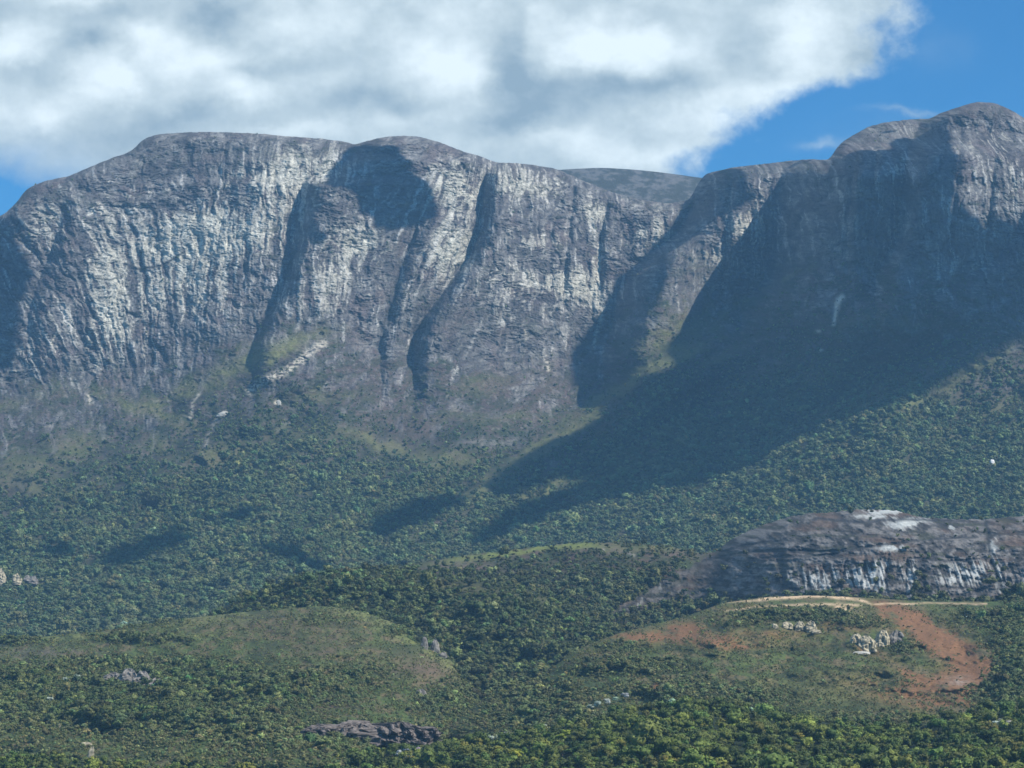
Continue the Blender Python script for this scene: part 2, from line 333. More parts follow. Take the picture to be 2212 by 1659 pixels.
OLIVE_AND_LIT = [(620, 740, 110, 22, .8, -.25), (430, 840, 90, 20, .6, -.3), (250, 860, 120, 18, .5, .25), (40, 870, 80, 14, .6, -.3), (830, 960, 90, 16, .9, .35), (950, 985, 80, 16, .6, .1), (470, 990, 90, 26, .5), (640, 940, 60, 24, .5), (40, 1010, 60, 40, .7), (100, 1060, 60, 20, .5), (330, 960, 60, 20, .3), (1350, 835, 120, 9, .9, -.55), (1470, 770, 110, 9, .8, -.42), (1250, 930, 70, 9, .7, -.6), (1040, 1065, 40, 10, 1, -.5), (1180, 1060, 100, 8, .9, -.35), (950, 1140, 60, 9, .6, -.3), (880, 1165, 60, 8, .6, -.2), (1700, 600, 70, 8, .7, -.5), (1850, 545, 80, 8, .5, -.1), (2120, 790, 110, 10, .9, -.6), (1960, 880, 80, 10, .7, -.5), (1800, 990, 70, 14, .5, -.3), (1540, 680, 120, 50, .5, -.4), (1500, 600, 40, 60, .3), (1450, 720, 60, 30, .4, -.4), (1050, 830, 80, 20, .4), (1560, 770, 60, 16, .5, -.5), (1900, 700, 150, 20, .3), (1420, 380, 90, 20, .3), (1380, 815, 110, 15, .9, -.62), (1250, 915, 90, 14, .8, -.7), (1130, 985, 70, 12, .8, -.7), (1010, 1068, 60, 12, .9, -.5), (820, 1170, 90, 12, .6, -.4), (1620, 640, 70, 12, .6, -.8), (540, 780, 120, 16, .8, -.3), (350, 900, 70, 14, .6, .3), (150, 960, 50, 30, .5), (700, 860, 80, 16, .5), (1060, 900, 120, 14, .4), (1900, 930, 90, 12, .5, -.5), (2060, 960, 60, 16, .5), (1750, 1040, 70, 12, .5), (2150, 880, 60, 20, .5), (330, 1100, 50, 10, .4), (620, 1080, 50, 10, .4), (180, 1130, 50, 10, .4)]  # olive grass patches; diagonal spur strips also carry painted-in sunlight
BROWN = [(900, 930, 70, 40, .6), (820, 820, 90, 60, .4), (1150, 830, 120, 50, .5), (440, 1010, 60, 18, .5), (10, 1080, 60, 50, .5), (690, 1000, 60, 30, .4), (90, 900, 60, 40, .3), (2130, 850, 90, 40, .5), (2080, 920, 90, 30, .3), (960, 1130, 60, 20, .6), (60, 1140, 60, 20, .3)]
def m_shade(X, Y, D, u, v, h):
    wx = 26 * fbm(X / 70, Y / 70, 3, 21); wy = 22 * fbm(X / 60, Y / 60, 3, 22)
    Xw, Yw = X + wx, Y + wy
    yc = ip(X, FOOT)
    tl = tilt_of(X, Y)
    u0, v0 = u, v
    wu = 9 * fbm(u / 45, v / 45, 3, 28) + 2.2 * fbm(u / 9, v / 9, 2, 29); wv = 9 * fbm(u / 55, v / 40, 3, 30) + 1.8 * fbm(u / 8, v / 8, 2, 32)
    u = u + wu; v = v + wv
    us = u + tl * (v - 690)                                      # streaks fan out on the left wall
    rock = 1 - ss(-35, 30, Yw * 1 - yc + 18 * gn(us / 14, v / 60, 23))
    slab = ss(.15, .45, fbm(us / 30, v / 34, 4, 24) + .5 * np.exp(-np.clip(Y - yc, 0, None) / 80)) * ss(330, 60, Y - yc)
    slab = np.maximum(slab * .8, blobs(Xw, Yw, [(210, 900, 80, 36, .6), (120, 920, 60, 30, .4), (620, 830, 90, 20, .6, -.4), (690, 750, 60, 30, .5), (1080, 720, 200, 60, .5), (1150, 790, 90, 30, .4), (1560, 620, 60, 40, .5), (30, 850, 60, 40, .4), (2060, 790, 60, 24, .35), (1960, 830, 60, 20, .4), (900, 1140, 40, 14, .4)]) * ss(-.3, .2, fbm(us / 14, v / 20, 3, 33)))
    veg_top = blobs(Xw, Yw, [(1100, 700, 160, 26, .5), (930, 660, 30, 30, .6), (1500, 640, 70, 50, .55), (1480, 560, 50, 40, .5), (120, 430, 80, 20, .5), (560, 330, 200, 24, .3), (330, 340, 90, 30, .3), (860, 590, 40, 80, .35), (1680, 360, 90, 14, .9), (1560, 372, 60, 12, .9), (1930, 290, 80, 24, .4), (1430, 440, 60, 20, .6), (1900, 500, 200, 90, .2), (600, 700, 60, 40, .3), (470, 760, 60, 30, .5), (2120, 240, 60, 14, .4)])
    led = fbm(u / 34, v / 7, 4, 25)
    veg_top = veg_top + .5 * ss(.15, .5, led) * ss(.2, -.2, fbm(u / 120, v / 90, 3, 26))
    rock = np.clip(rock - np.clip(veg_top, 0, .9), 0, 1); rock = np.maximum(rock, slab)
    rock = rock * (1 - .9 * np.clip(blobs(Xw, Yw, OLIVE_AND_LIT), 0, 1) * ss(690, 730, Y + .3 * (X > 1300) * 100))
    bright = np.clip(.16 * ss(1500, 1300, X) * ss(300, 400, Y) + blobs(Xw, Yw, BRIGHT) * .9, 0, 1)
    vert = ss(-.25, .25, fbm(u / 70, v / 55, 3, 34) + .35 * (bright - .3) + .02 + blobs(X, Y, [(420, 660, 330, 130, .75), (950, 560, 90, 90, .4), (1900, 450, 300, 130, .5)]))     # where upright streaks rule, elsewhere broken ledges
    st = fbm(us / 5.5, v / 95, 4, 27, .65); st2 = fbm(us / 13, v / 150, 3, 31); blk = fbm(us / 13, v / 15, 5, 35, .62) * (1 - .45 * vert); hz_ = fbm(u / 22, v / 4.2, 4, 36, .6)
    crk = 1 - np.abs(fbm(u / 44, v / 11, 4, 39)) * 2; crk2 = 1 - np.abs(fbm(us / 13, v / 55, 3, 43)) * 2
    rid = 1 - 2 * np.abs(fbm(us / 70, v / 110, 4, 48)); rid2 = 1 - 2 * np.abs(fbm(us / 30, v / 26, 4, 49))
    fine = hz_ * (1 - vert) + st * vert
    pq = fbm(us / 17, v / 21, 5, 37, .62) * 5.5; pl_ = np.round(pq) / 5.5; hsh = ((np.round(pq) * 7.13) % 1.0)
    gr = fbm(us / 5.5, v / 4.2, 3, 46, .7); lns = fbm(u / 16, v / 2.6, 3, 47, .6)
    # relief: flutes, blocks and ledges in metres along the view
    dn = 14 * fbm(us / 70, v / 90, 3, 51) + 4.5 * st2 * vert + 1.4 * st * vert + 1.6 * blk + 6 * pl_ + 3.2 * led * (1 - .7 * vert) + 1.6 * hz_ * (1 - vert) - 4 * ss(.7, 1, rid) - 3.5 * ss(.86, 1, crk) * (1 - .5 * vert) + 1.8 * gr
    soft = 9 * fbm(u / 50, v / 26, 4, 55) + 3.0 * fbm(u / 10, v / 6, 3, 58)
    hs = ss(0, 5, h)
    D = D - (dn * rock + soft * (1 - rock)) * (.25 + .75 * hs)
    # colours
    big = fbm(u / 150, v / 110, 3, 61); mid = fbm(us / 38, v / 34, 4, 62)
    c = mixc(np.broadcast_to(col(.085, .082, .086), X.shape + (3,)), col(.245, .24, .23), ss(-.45, .5, blk + .6 * fine + .6 * mid + .3 * big))
    c = mixc(c, col(.130, .102, .100), ss(0, .4, fbm(u / 60, v / 50, 4, 65)) * .65)
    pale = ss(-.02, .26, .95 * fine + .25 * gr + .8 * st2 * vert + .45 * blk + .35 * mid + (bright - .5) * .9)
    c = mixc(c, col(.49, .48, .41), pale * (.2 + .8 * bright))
    c = mixc(c, col(.075, .070, .078), ss(.12, .32, fbm(us / 7, v / 120, 4, 44, .6) - .2 * pale) * vert * .7)
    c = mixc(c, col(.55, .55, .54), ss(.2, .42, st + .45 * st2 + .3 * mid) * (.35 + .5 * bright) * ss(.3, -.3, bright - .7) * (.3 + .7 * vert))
    c = mixc(c, col(.035, .036, .042), np.clip(ss(.84, 1, crk) * .75 * (1 - .6 * vert) + ss(.88, 1, crk2) * .55 * vert + ss(.9, 1, rid) * .5, 0, 1) * (1 - .3 * bright))
    c = c * (.86 + .28 * hsh)[..., None]
    c = c * (1 + .55 * np.clip(gr, -.6, .8))[..., None]
    c = mixc(c, col(.045, .045, .055), ss(.14, .34, lns) * (.75 - .35 * vert))
    lg = ss(.28, .44, led) * ss(-.1, .2, big + .1)
    c = mixc(c, col(.04, .05, .035), lg * .7)
    # scrub, dead grass and forest floor, with sunlit spur strips in the colour
    g1 = fbm(u / 26, v / 14, 4, 71); g2 = fbm(u / 7, v / 4, 3, 75)
    lower = ss(60, 330, Y - yc)
    s = mixc(np.broadcast_to(col(.080, .062, .060), X.shape + (3,)), col(.032, .044, .026), ss(-.3, .3, g1 + .6 * g2))
    s = s * (1 + .7 * np.clip(fbm(u / 4.5, v / 3, 3, 78, .7), -.6, .7))[..., None]
    s = mixc(s, col(.030, .042, .022), ss(.05, .3, fbm(u / 12, v / 5, 4, 79)) * .8)
    s = mixc(s, col(.20, .19, .18), ss(.22, .42, fbm(u / 9, v / 7, 4, 80)) * ss(330, 60, Y - yc) * .6)
    s = mixc(s, col(.048, .058, .028), lower * .6)
    ol = np.clip(blobs(Xw, Yw, OLIVE_AND_LIT), 0, 1)
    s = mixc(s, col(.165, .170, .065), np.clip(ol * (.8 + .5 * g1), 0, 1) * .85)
    br = blobs(Xw, Yw, BROWN)
    s = mixc(s, col(.105, .080, .070), np.clip(br, 0, .8))
    c = mixc(s, c, rock)
    c = mixc(c, col(.03, .032, .035), np.clip(lines(X + .15 * wx, Y + .15 * wy, MCRACK), 0, 1))
    pl = lines(X + .2 * wx, Y + .2 * wy, PALE) * np.maximum(ss(-.5, .0, g2 + .4) * ss(-.25, .2, fbm(u0 / 7, v0 / 4, 3, 77)), X > 1750)
    c = mixc(c, col(.58, .54, .44), np.clip(pl, 0, 1))
    m_shade.veg = (1 - rock)
    return c, D
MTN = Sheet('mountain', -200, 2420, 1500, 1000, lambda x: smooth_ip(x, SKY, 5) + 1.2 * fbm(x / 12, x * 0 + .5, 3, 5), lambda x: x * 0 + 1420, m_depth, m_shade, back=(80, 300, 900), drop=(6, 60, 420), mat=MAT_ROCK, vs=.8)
MVEG = m_shade.veg
print('mountain done')

# ---- wooded ridge with the pale crest in front of the valley (right half) and the granite dome
OUT = [(740, 1310), (790, 1262), (830, 1232), (880, 1220), (930, 1212), (1000, 1200), (1100, 1188), (1230, 1173), (1350, 1171), (1450, 1182), (1520, 1196), (1552, 1190), (1570, 1172), (1592, 1158), (1650, 1133), (1700, 1118), (1750, 1109), (1800, 1106), (1850, 1101), (1890, 1100), (1935, 1103), (1990, 1117), (2060, 1122), (2130, 1122), (2180, 1116), (2212, 1114), (2300, 1108), (2420, 1100)]
DBOT = [(1100, 1480), (1235, 1400), (1262, 1385), (1300, 1350), (1390, 1315), (1480, 1300), (1560, 1300), (1700, 1292), (1900, 1296), (2100, 1302), (2212, 1305), (2420, 1310)]
def o_rock(X, Y):
    left = ip(Y, [(1100, 1700), (1150, 1590), (1195, 1545), (1230, 1475), (1270, 1405), (1320, 1330), (1360, 1280), (1400, 1240), (1500, 1220)])
    return left
def o_depth(X, Y, h):
    base = ip(X, [(740, 3050), (1500, 3000), (1700, 2850), (2000, 2750), (2420, 2700)])
    D = base - h * 2.0 + 60 * np.exp(-h / 14)
    l = o_rock(X, Y)
    k = ss(-20, 90, X - l)                       # granite part: much steeper
    Dg = base - 110 - h * .75 + 150 * np.exp(-h / 30)
    D = D * (1 - k) + Dg * k
    w = 1 - k
    return D - w * (60 * fbm(X / 200, Y / 90, 3, 81)) 
OBR = [(1740, 1255, 40, 34, .5), (1690, 1240, 30, 30, .3), (2060, 1240, 60, 36, .5), (2110, 1230, 30, 40, .5), (2200, 1250, 40, 40, .5), (1900, 1104, 60, 7, 1), (1880, 1116, 50, 5, .8), (1950, 1130, 50, 22, .9), (2000, 1125, 30, 10, .5), (1925, 1182, 36, 12, .9), (1845, 1168, 22, 10, .5), (1650, 1160, 16, 16, .5), (1830, 1250, 60, 34, .8), (1900, 1240, 34, 44, .8), (1965, 1240, 22, 44, .9), (2145, 1180, 14, 40, .9), (2160, 1250, 10, 40, .7), (2185, 1200, 12, 40, .4), (1610, 1235, 24, 16, .6), (1430, 1260, 10, 30, .7), (1385, 1300, 14, 20, .6), (1560, 1190, 24, 8, .5), (2055, 1140, 14, 6, .9), (2060, 1152, 50, 4, .6), (1780, 1255, 20, 30, .4), (2060, 1250, 60, 30, .25)]
OCR = [([(1440, 1225), (1500, 1215), (1600, 1195), (1680, 1188), (1780, 1192), (1880, 1180), (2000, 1165), (2110, 1160)], 3.2, .9), ([(1560, 1192), (1610, 1178), (1690, 1168), (1750, 1170)], 3, .8), ([(1640, 1205), (1720, 1203), (1800, 1198), (1850, 1180)], 3, .8), ([(1750, 1140), (1850, 1152), (1930, 1168)], 3, .5), ([(1760, 1120), (1860, 1128), (1960, 1122), (2080, 1126)], 3.2, .9),
       ([(1690, 1205), (1690, 1240), (1700, 1262)], 12, .9), ([(1675, 1190), (1750, 1196)], 3, .7), ([(1960, 1205), (2060, 1212), (2130, 1205)], 3, .8), ([(1900, 1205), (1895, 1250), (1880, 1290)], 4, .8), ([(1870, 1215), (1860, 1260)], 4, .7), ([(1990, 1215), (2000, 1260), (1995, 1290)], 13, .85), ([(2130, 1130), (2140, 1200), (2160, 1270)], 6, .95), ([(1780, 1225), (1790, 1280)], 4, .6), ([(1825, 1215), (1815, 1285)], 3, .7), ([(1560, 1215), (1580, 1195)], 10, .5), ([(1960, 1210), (1955, 1290)], 3.5, .8), ([(1920, 1200), (1910, 1290)], 3, .7), ([(2080, 1210), (1990, 1195), (1930, 1190)], 2.5, .5)]
def o_shade(X, Y, D, u, v, h):
    wx = 14 * fbm(X / 30, Y / 30, 3, 91); wy = 9 * fbm(X / 26, Y / 26, 3, 92); Xw, Yw = X + wx, Y + wy
    l = o_rock(X, Y + wy); k = ss(-6, 10, X + wx - l)
    bottom = ip(X, DBOT); k = k * (1 - ss(-8, 8, Y + wy - bottom)) * (1 - ss(2155, 2185, X + wx) * ss(1270, 1290, Y))
    st = fbm(u / 2.6, v / 34, 4, 93, .6); st2 = fbm(u / 8, v / 60, 3, 94); blk = fbm(u / 11, v / 8, 4, 95); led = fbm(u / 40, v / 5.5, 4, 96)
    low = ss(1185, 1215, Y)
    low = low * np.clip(.15 + blobs(Xw, Yw, OBR), 0, 1)
    blo = fbm(u / 26, v / 20, 5, 108, .6)
    rel = 3.2 * low * st + 9 * low * st2 + 5 * blk + 2.5 * led - 14 * np.abs(blo) + 2 * fbm(u / 5, v / 4, 3, 109) + 9 * fbm(u / 45, v / 40, 2, 97)
    soft = 6 * fbm(u / 40, v / 26, 4, 98)
    tz = v / 17 + .9 * fbm(u / 70, v / 60, 3, 104); fr = tz - np.floor(tz); ter = ss(.55, 1, fr) - fr
    rel = rel - 6 * ter * ss(.0, .3, .35 + fbm(u / 60, v / 30, 2, 105))
    cr = np.clip(lines(X + .3 * wx, Y + .3 * wy, OCR), 0, 1)
    D = D - (rel * k + soft * (1 - k)) * (.3 + .7 * ss(0, 10, h)) + 5 * cr * k
    c = mixc(np.broadcast_to(col(.040, .039, .038), X.shape + (3,)), col(.175, .165, .155), ss(-.4, .4, 1.1 * fbm(u / 6, v / 4, 4, 107, .7) + 1.0 * blk + .5 * st * low + .5 * led + .8 * blo))
    c = mixc(c, col(.11, .072, .052), ss(0, .4, fbm(u / 40, v / 14, 4, 99)) * .7)
    b = np.clip(blobs(Xw, Yw, OBR), 0, 1)
    c = mixc(c, col(.45, .47, .45), ss(.05, .3, st * (.3 + .7 * low) + .5 * st2 * low + .5 * blk + b * .9 - .45) * (.06 + .94 * b))
    c = mixc(c, col(.03, .03, .034), ss(.12, .3, fbm(u / 5, v / 40, 4, 106, .6)) * (.02 + .85 * low))
    c = mixc(c, col(.030, .032, .036), cr * .92)
    c = mixc(c, col(.045, .05, .03), ss(.15, .4, fbm(u / 30, v / 6, 4, 103)) * .75 * (1 - b))
    g1 = fbm(u / 24, v / 10, 4, 101); g2 = fbm(u / 6, v / 3, 3, 102)
    s = mixc(np.broadcast_to(col(.085, .062, .050), X.shape + (3,)), col(.042, .058, .026), ss(-.4, .3, g1 + .3 * g2))
    s = mixc(s, col(.16, .19, .05), np.clip(blobs(Xw, Yw, [(1120, 1192, 130, 5, 1, -.12), (1000, 1212, 70, 6, .8, -.15), (1250, 1180, 90, 7, .6), (1400, 1185, 110, 8, .4)]), 0, .85))
    s = mixc(s, col(.14, .11, .09), np.clip(blobs(Xw, Yw, [(1010, 1225, 90, 12, .7), (1340, 1188, 90, 7, .5), (950, 1240, 60, 12, .6), (1480, 1200, 80, 8, .5)]), 0, .8))
    s = mixc(s, col(.34, .31, .27), lines(X, Y, [([(1298, 1195), (1303, 1188)], 3, .8), ([(1370, 1200), (1352, 1192)], 3, .6)]))
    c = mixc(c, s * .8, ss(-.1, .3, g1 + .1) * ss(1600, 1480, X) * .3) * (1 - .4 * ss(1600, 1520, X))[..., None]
    o_shade.k = k
    return mixc(s, c, k), D
DOME = Sheet('granite_hill', 740, 2420, 1100, 330, lambda x: smooth_ip(x, OUT, 5) + 3.2 * fbm(x / 9, x * 0 + 3.5, 3, 6), lambda x: x * 0 + 1530, o_depth, o_shade, back=(60, 200, 500), drop=(20, 130, 320), mat=MAT_ROCK, vs=.46)
OVEG = 1 - o_shade.k

# ---- forested middle ridge
MID = [(380, 1395), (450, 1338), (480, 1312), (540, 1283), (620, 1257), (700, 1236), (800, 1228), (900, 1236), (1000, 1246), (1100, 1262), (1200, 1290), (1280, 1322), (1330, 1350), (1420, 1420), (1500, 1480)]
def f_shade(X, Y, D, u, v, h):
    g1 = fbm(u / 24, v / 10, 4, 111); g2 = fbm(u / 6, v / 3, 3, 112)
    D = D - 80 * fbm(X / 130, Y / 80, 3, 113) * ss(0, 40, h) - 4 * g1
    s = mixc(np.broadcast_to(col(.028, .038, .018), X.shape + (3,)), col(.06, .07, .03), ss(0, .5, g1))
    s = mixc(s, col(.10, .095, .045), np.clip(blobs(X, Y, [(1000, 1270, 100, 14, .8, .12), (900, 1245, 50, 8, .5), (1150, 1290, 60, 10, .6, .3)]), 0, .8))
    s = mixc(s, col(.16, .19, .06), lines(X, Y, [([(1030, 1310), (1046, 1316)], 5, .7)]))
    return s, D
MIDR = Sheet('wooded_hill', 380, 1500, 560, 200, lambda x: smooth_ip(x, MID, 10), lambda x: x * 0 + 1640, lambda X, Y, h: 2600 - 1.3 * h + 80 * np.exp(-h / 25), f_shade)

# ---- the two near hills
LEFT = [(-250, 1392), (0, 1385), (60, 1380), (120, 1372), (200, 1366), (300, 1350), (400, 1336), (500, 1325), (600, 1316), (700, 1309), (780, 1320), (850, 1345), (900, 1368), (960, 1398), (1010, 1432), (1050, 1478), (1075, 1510), (1140, 1580), (1250, 1640)]
RIGHT = [(860, 1660), (960, 1570), (1050, 1508), (1100, 1488), (1150, 1470), (1200, 1438), (1240, 1406), (1290, 1385), (1330, 1370), (1400, 1352), (1480, 1332), (1560, 1303), (1650, 1290), (1750, 1286), (1850, 1290), (2000, 1299), (2150, 1300), (2212, 1296), (2420, 1290)]
def l_shade(X, Y, D, u, v, h):
    wx = 22 * fbm(X / 40, Y / 30, 3, 121); wy = 10 * fbm(X / 36, Y / 22, 3, 122); Xw, Yw = X + wx, Y + wy
    g1 = fbm(u / 14, v / 7, 4, 123); g2 = fbm(u / 4, v / 2, 3, 124)
    D = D - (60 * fbm(X / 170, Y / 70, 3, 125) + 16 * fbm(X / 50, Y / 22, 3, 126)) * ss(0, 40, h) - 1.6 * g1 - .8 * g2
    s = mixc(np.broadcast_to(col(.140, .112, .060), X.shape + (3,)), col(.072, .104, .030), ss(-.38, .18, g1 + .5 * g2))
    s = mixc(s, col(.16, .18, .06), np.clip(blobs(Xw, Yw, [(900, 1385, 110, 16, 1, .45), (780, 1330, 80, 9, .8, .2), (380, 1345, 130, 9, .8, -.08), (200, 1378, 90, 8, .8), (140, 1385, 60, 8, .6), (960, 1430, 40, 26, .8, .8), (560, 1330, 130, 6, .7), (400, 1380, 60, 8, .5, -.1)]), 0, .85))
    s = mixc(s, col(.036, .056, .022), ss(.05, .35, fbm(u / 34, v / 10, 4, 127)) * .8)
    s = mixc(s, col(.030, .042, .020), ss(.0, .3, fbm(u / 3.2, v / 1.6, 3, 128)) * .75)
    s = mixc(s, col(.145, .100, .070), np.clip(blobs(Xw, Yw, [(600, 1350, 170, 22, .45), (700, 1400, 110, 30, .3), (950, 1460, 70, 30, .5, .4), (880, 1440, 70, 26, .4), (700, 1527, 60, 8, .9), (560, 1480, 60, 20, .2)]), 0, .8))
    s = mixc(s, col(.03, .034, .03), np.clip(lines(Xw, Y + .4 * wy, [([(0, 1386), (60, 1384), (85, 1386)], 9, .9), ([(225, 1384), (260, 1378), (305, 1374)], 7, .9), ([(310, 1380), (360, 1382), (410, 1385)], 4, .7), ([(110, 1395), (200, 1386), (250, 1384)], 3, .6), ([(480, 1332), (560, 1334), (640, 1331)], 2, .8)]), 0, 1))  # dark crest strips: shade of the woods painted into the ground colour
    s = mixc(s, col(.12, .105, .09), np.clip(blobs(Xw, Yw, [(90, 1410, 120, 12, .5), (40, 1440, 80, 12, .4)]), 0, .8))
    return s, D
LEFTH = Sheet('left_hill', -250, 1250, 900, 280, lambda x: smooth_ip(x, LEFT, 10) + 1.0 * fbm(x / 10, x * 0 + 1.5, 3, 7), lambda x: x * 0 + 1800,
              lambda X, Y, h: 2350 - 2.1 * h + 90 * np.exp(-h / 30), l_shade)
def r_shade(X, Y, D, u, v, h):
    wx = 22 * fbm(X / 40, Y / 30, 3, 131); wy = 11 * fbm(X / 36, Y / 22, 3, 132); Xw, Yw = X + wx, Y + wy
    g1 = fbm(u / 14, v / 7, 4, 133); g2 = fbm(u / 4, v / 2, 3, 134)
    D = D - (55 * fbm(X / 150, Y / 70, 3, 135) + 15 * fbm(X / 50, Y / 22, 3, 136)) * ss(0, 40, h) - 1.6 * g1 - .8 * g2
    s = mixc(np.broadcast_to(col(.140, .112, .058), X.shape + (3,)), col(.072, .104, .030), ss(-.38, .18, g1 + .5 * g2))
    s = mixc(s, col(.125, .130, .050), np.clip(blobs(Xw, Yw, [(1700, 1490, 160, 30, .6), (1800, 1520, 140, 24, .6), (1360, 1372, 80, 10, .6, -.2), (1850, 1330, 90, 10, .4), (1500, 1325, 80, 9, .5), (1600, 1420, 90, 18, .3), (1250, 1520, 80, 30, .4), (2050, 1330, 60, 20, .5), (1980, 1330, 40, 20, .6)]), 0, .8))
    s = mixc(s, col(.036, .056, .022), ss(.05, .35, fbm(u / 34, v / 10, 4, 137)) * .8)
    s = mixc(s, col(.030, .042, .020), ss(.0, .3, fbm(u / 3.2, v / 1.6, 3, 138)) * .75)
    so = blobs(Xw, Yw, [(1470, 1362, 90, 20, .9, -.15), (1540, 1385, 90, 14, .7), (1420, 1485, 55, 12, .9), (1300, 1420, 60, 16, .3), (2000, 1370, 80, 28, 1, .6), (2060, 1400, 90, 34, 1, .5), (1900, 1470, 120, 24, .5), (1650, 1370, 90, 10, .5), (1360, 1375, 60, 14, .6), (2110, 1440, 60, 34, .9, .2), (2060, 1480, 80, 26, .8), (2040, 1520, 90, 20, .8), (1960, 1500, 90, 20, .5), (1820, 1350, 90, 16, .5), (1930, 1330, 50, 18, .8, .5), (2000, 1345, 60, 16, .8, .5), (1880, 1410, 50, 12, .6, .2), (1960, 1450, 40, 12, .6, .4), (1600, 1310, 60, 8, .4), (1730, 1395, 60, 10, .4), (1600, 1395, 60, 12, .5)])
    s = mixc(s, col(.215, .105, .052), np.clip(so * 1.1 * ss(-.42, .22, g1 + .6 * g2 + .5 * fbm(u / 40, v / 20, 3, 140) + .25 * (so - .6)), 0, .85))
    s = mixc(s, col(.58, .43, .27), np.clip((1 + .9 * fbm(u / 8, v / 6, 3, 139)) * lines(X + .15 * wx, Y + .25 * wy, [([(1640, 1296), (1700, 1290), (1760, 1288), (1830, 1292), (1870, 1300), (1880, 1306)], 3.4, .9), ([(1690, 1308), (1760, 1306), (1810, 1305), (1860, 1308)], 3.2, .7), ([(1812, 1310), (1832, 1316)], 9, .9), ([(1880, 1306), (1920, 1304), (2000, 1303), (2130, 1304)], 1.8, .7), ([(1562, 1299), (1600, 1298), (1640, 1297)], 3, .6), ([(1565, 1320), (1640, 1310), (1690, 1308)], 2, .6)]), 0, 1))
    s = mixc(s, col(.38, .36, .33), np.clip(blobs(Xw, Yw, [(1215, 1513, 10, 4, .8), (2070, 1470, 30, 10, .4), (1300, 1465, 10, 5, .3)]), 0, .7) * ss(0, .5, g2 + .3))
    return s, D
RIGHTH = Sheet('right_hill', 860, 2420, 1000, 280, lambda x: smooth_ip(x, RIGHT, 10) + .8 * fbm(x / 10, x * 0 + 2.5, 3, 8), lambda x: x * 0 + 1800,
               lambda X, Y, h: ip(X, [(860, 1900), (1300, 2150), (1700, 2350), (2420, 2350)]) - ip(X, [(860, 1.4), (1300, 1.8), (2420, 2.1)]) * h + 80 * np.exp(-h / 25), r_shade)

# ---- foreground bank of trees
FORE = [(-250, 1640), (0, 1628), (150, 1640), (300, 1655), (500, 1652), (620, 1648), (700, 1635), (850, 1622), (1000, 1606), (1100, 1594), (1200, 1572), (1300, 1548), (1400, 1528), (1500, 1520), (1600, 1535), (1700, 1545), (1850, 1562), (1950, 1572), (2010, 1560), (2100, 1540), (2212, 1522), (2420, 1500)]
def g_shade(X, Y, D, u, v, h):
    g1 = fbm(u / 14, v / 5, 4, 141)
    return mixc(np.broadcast_to(col(.020, .030, .012), X.shape + (3,)), col(.05, .06, .025), ss(0, .5, g1)), D - 8 * g1
FOREH = Sheet('near_slope', -250, 2420, 500, 90, lambda x: smooth_ip(x, FORE, 20) + 6, lambda x: x * 0 + 1980, lambda X, Y, h: 1700 - 2.5 * h, g_shade, back=(40, 120, 300), drop=(6, 40, 140))

# ---- the valley floor underneath everything
gm = plain_mat('ground_grass', (.045, .055, .025), .02, .4, bump=2)
xs = np.linspace(-9000, 9000, 61); gx, gy = np.meshgrid(xs, xs + 4000)
gz = -95 + 0 * gx
tag(mesh_np('ground', np.stack([gx, gy, gz], -1), grid_faces(61, 61), gm), kind='structure')
print('terrain done')

# ------------------------------------------------------------------ trees
def foliage_mat(name, inst=True, trans=.25):
    m = bpy.data.materials.new(name); m.use_nodes = True; t = m.node_tree; b = t.nodes['Principled BSDF']
    if inst:
        at = t.nodes.new('ShaderNodeAttribute'); at.attribute_name = 'tint'; at.attribute_type = 'INSTANCER'; base = at.outputs['Color']
    else:
        oi = t.nodes.new('ShaderNodeObjectInfo'); base = oi.outputs['Color']
    g = t.nodes.new('ShaderNodeNewGeometry'); n = t.nodes.new('ShaderNodeTexNoise'); n.inputs['Scale'].default_value = .9; n.inputs['Detail'].default_value = 3
    t.links.new(g.outputs['Position'], n.inputs['Vector'])
    mr = t.nodes.new('ShaderNodeMapRange'); mr.inputs[1].default_value = .3; mr.inputs[2].default_value = .7; mr.inputs[3].default_value = .55; mr.inputs[4].default_value = 1.5; t.links.new(n.outputs[0], mr.inputs[0])
    mu = t.nodes.new('ShaderNodeVectorMath'); mu.operation = 'SCALE'; t.links.new(base, mu.inputs[0]); t.links.new(mr.outputs[0], mu.inputs['Scale'])
    t.links.new(mu.outputs[0], b.inputs['Base Color']); b.inputs['Roughness'].default_value = .65; b.inputs['Specular IOR Level'].default_value = .2
    return m
MF_I = foliage_mat('foliage_far'); MF_O = foliage_mat('foliage_near', False)
MBARK = plain_mat('bark', (.13, .105, .08), 1.5, .4)
import bmesh
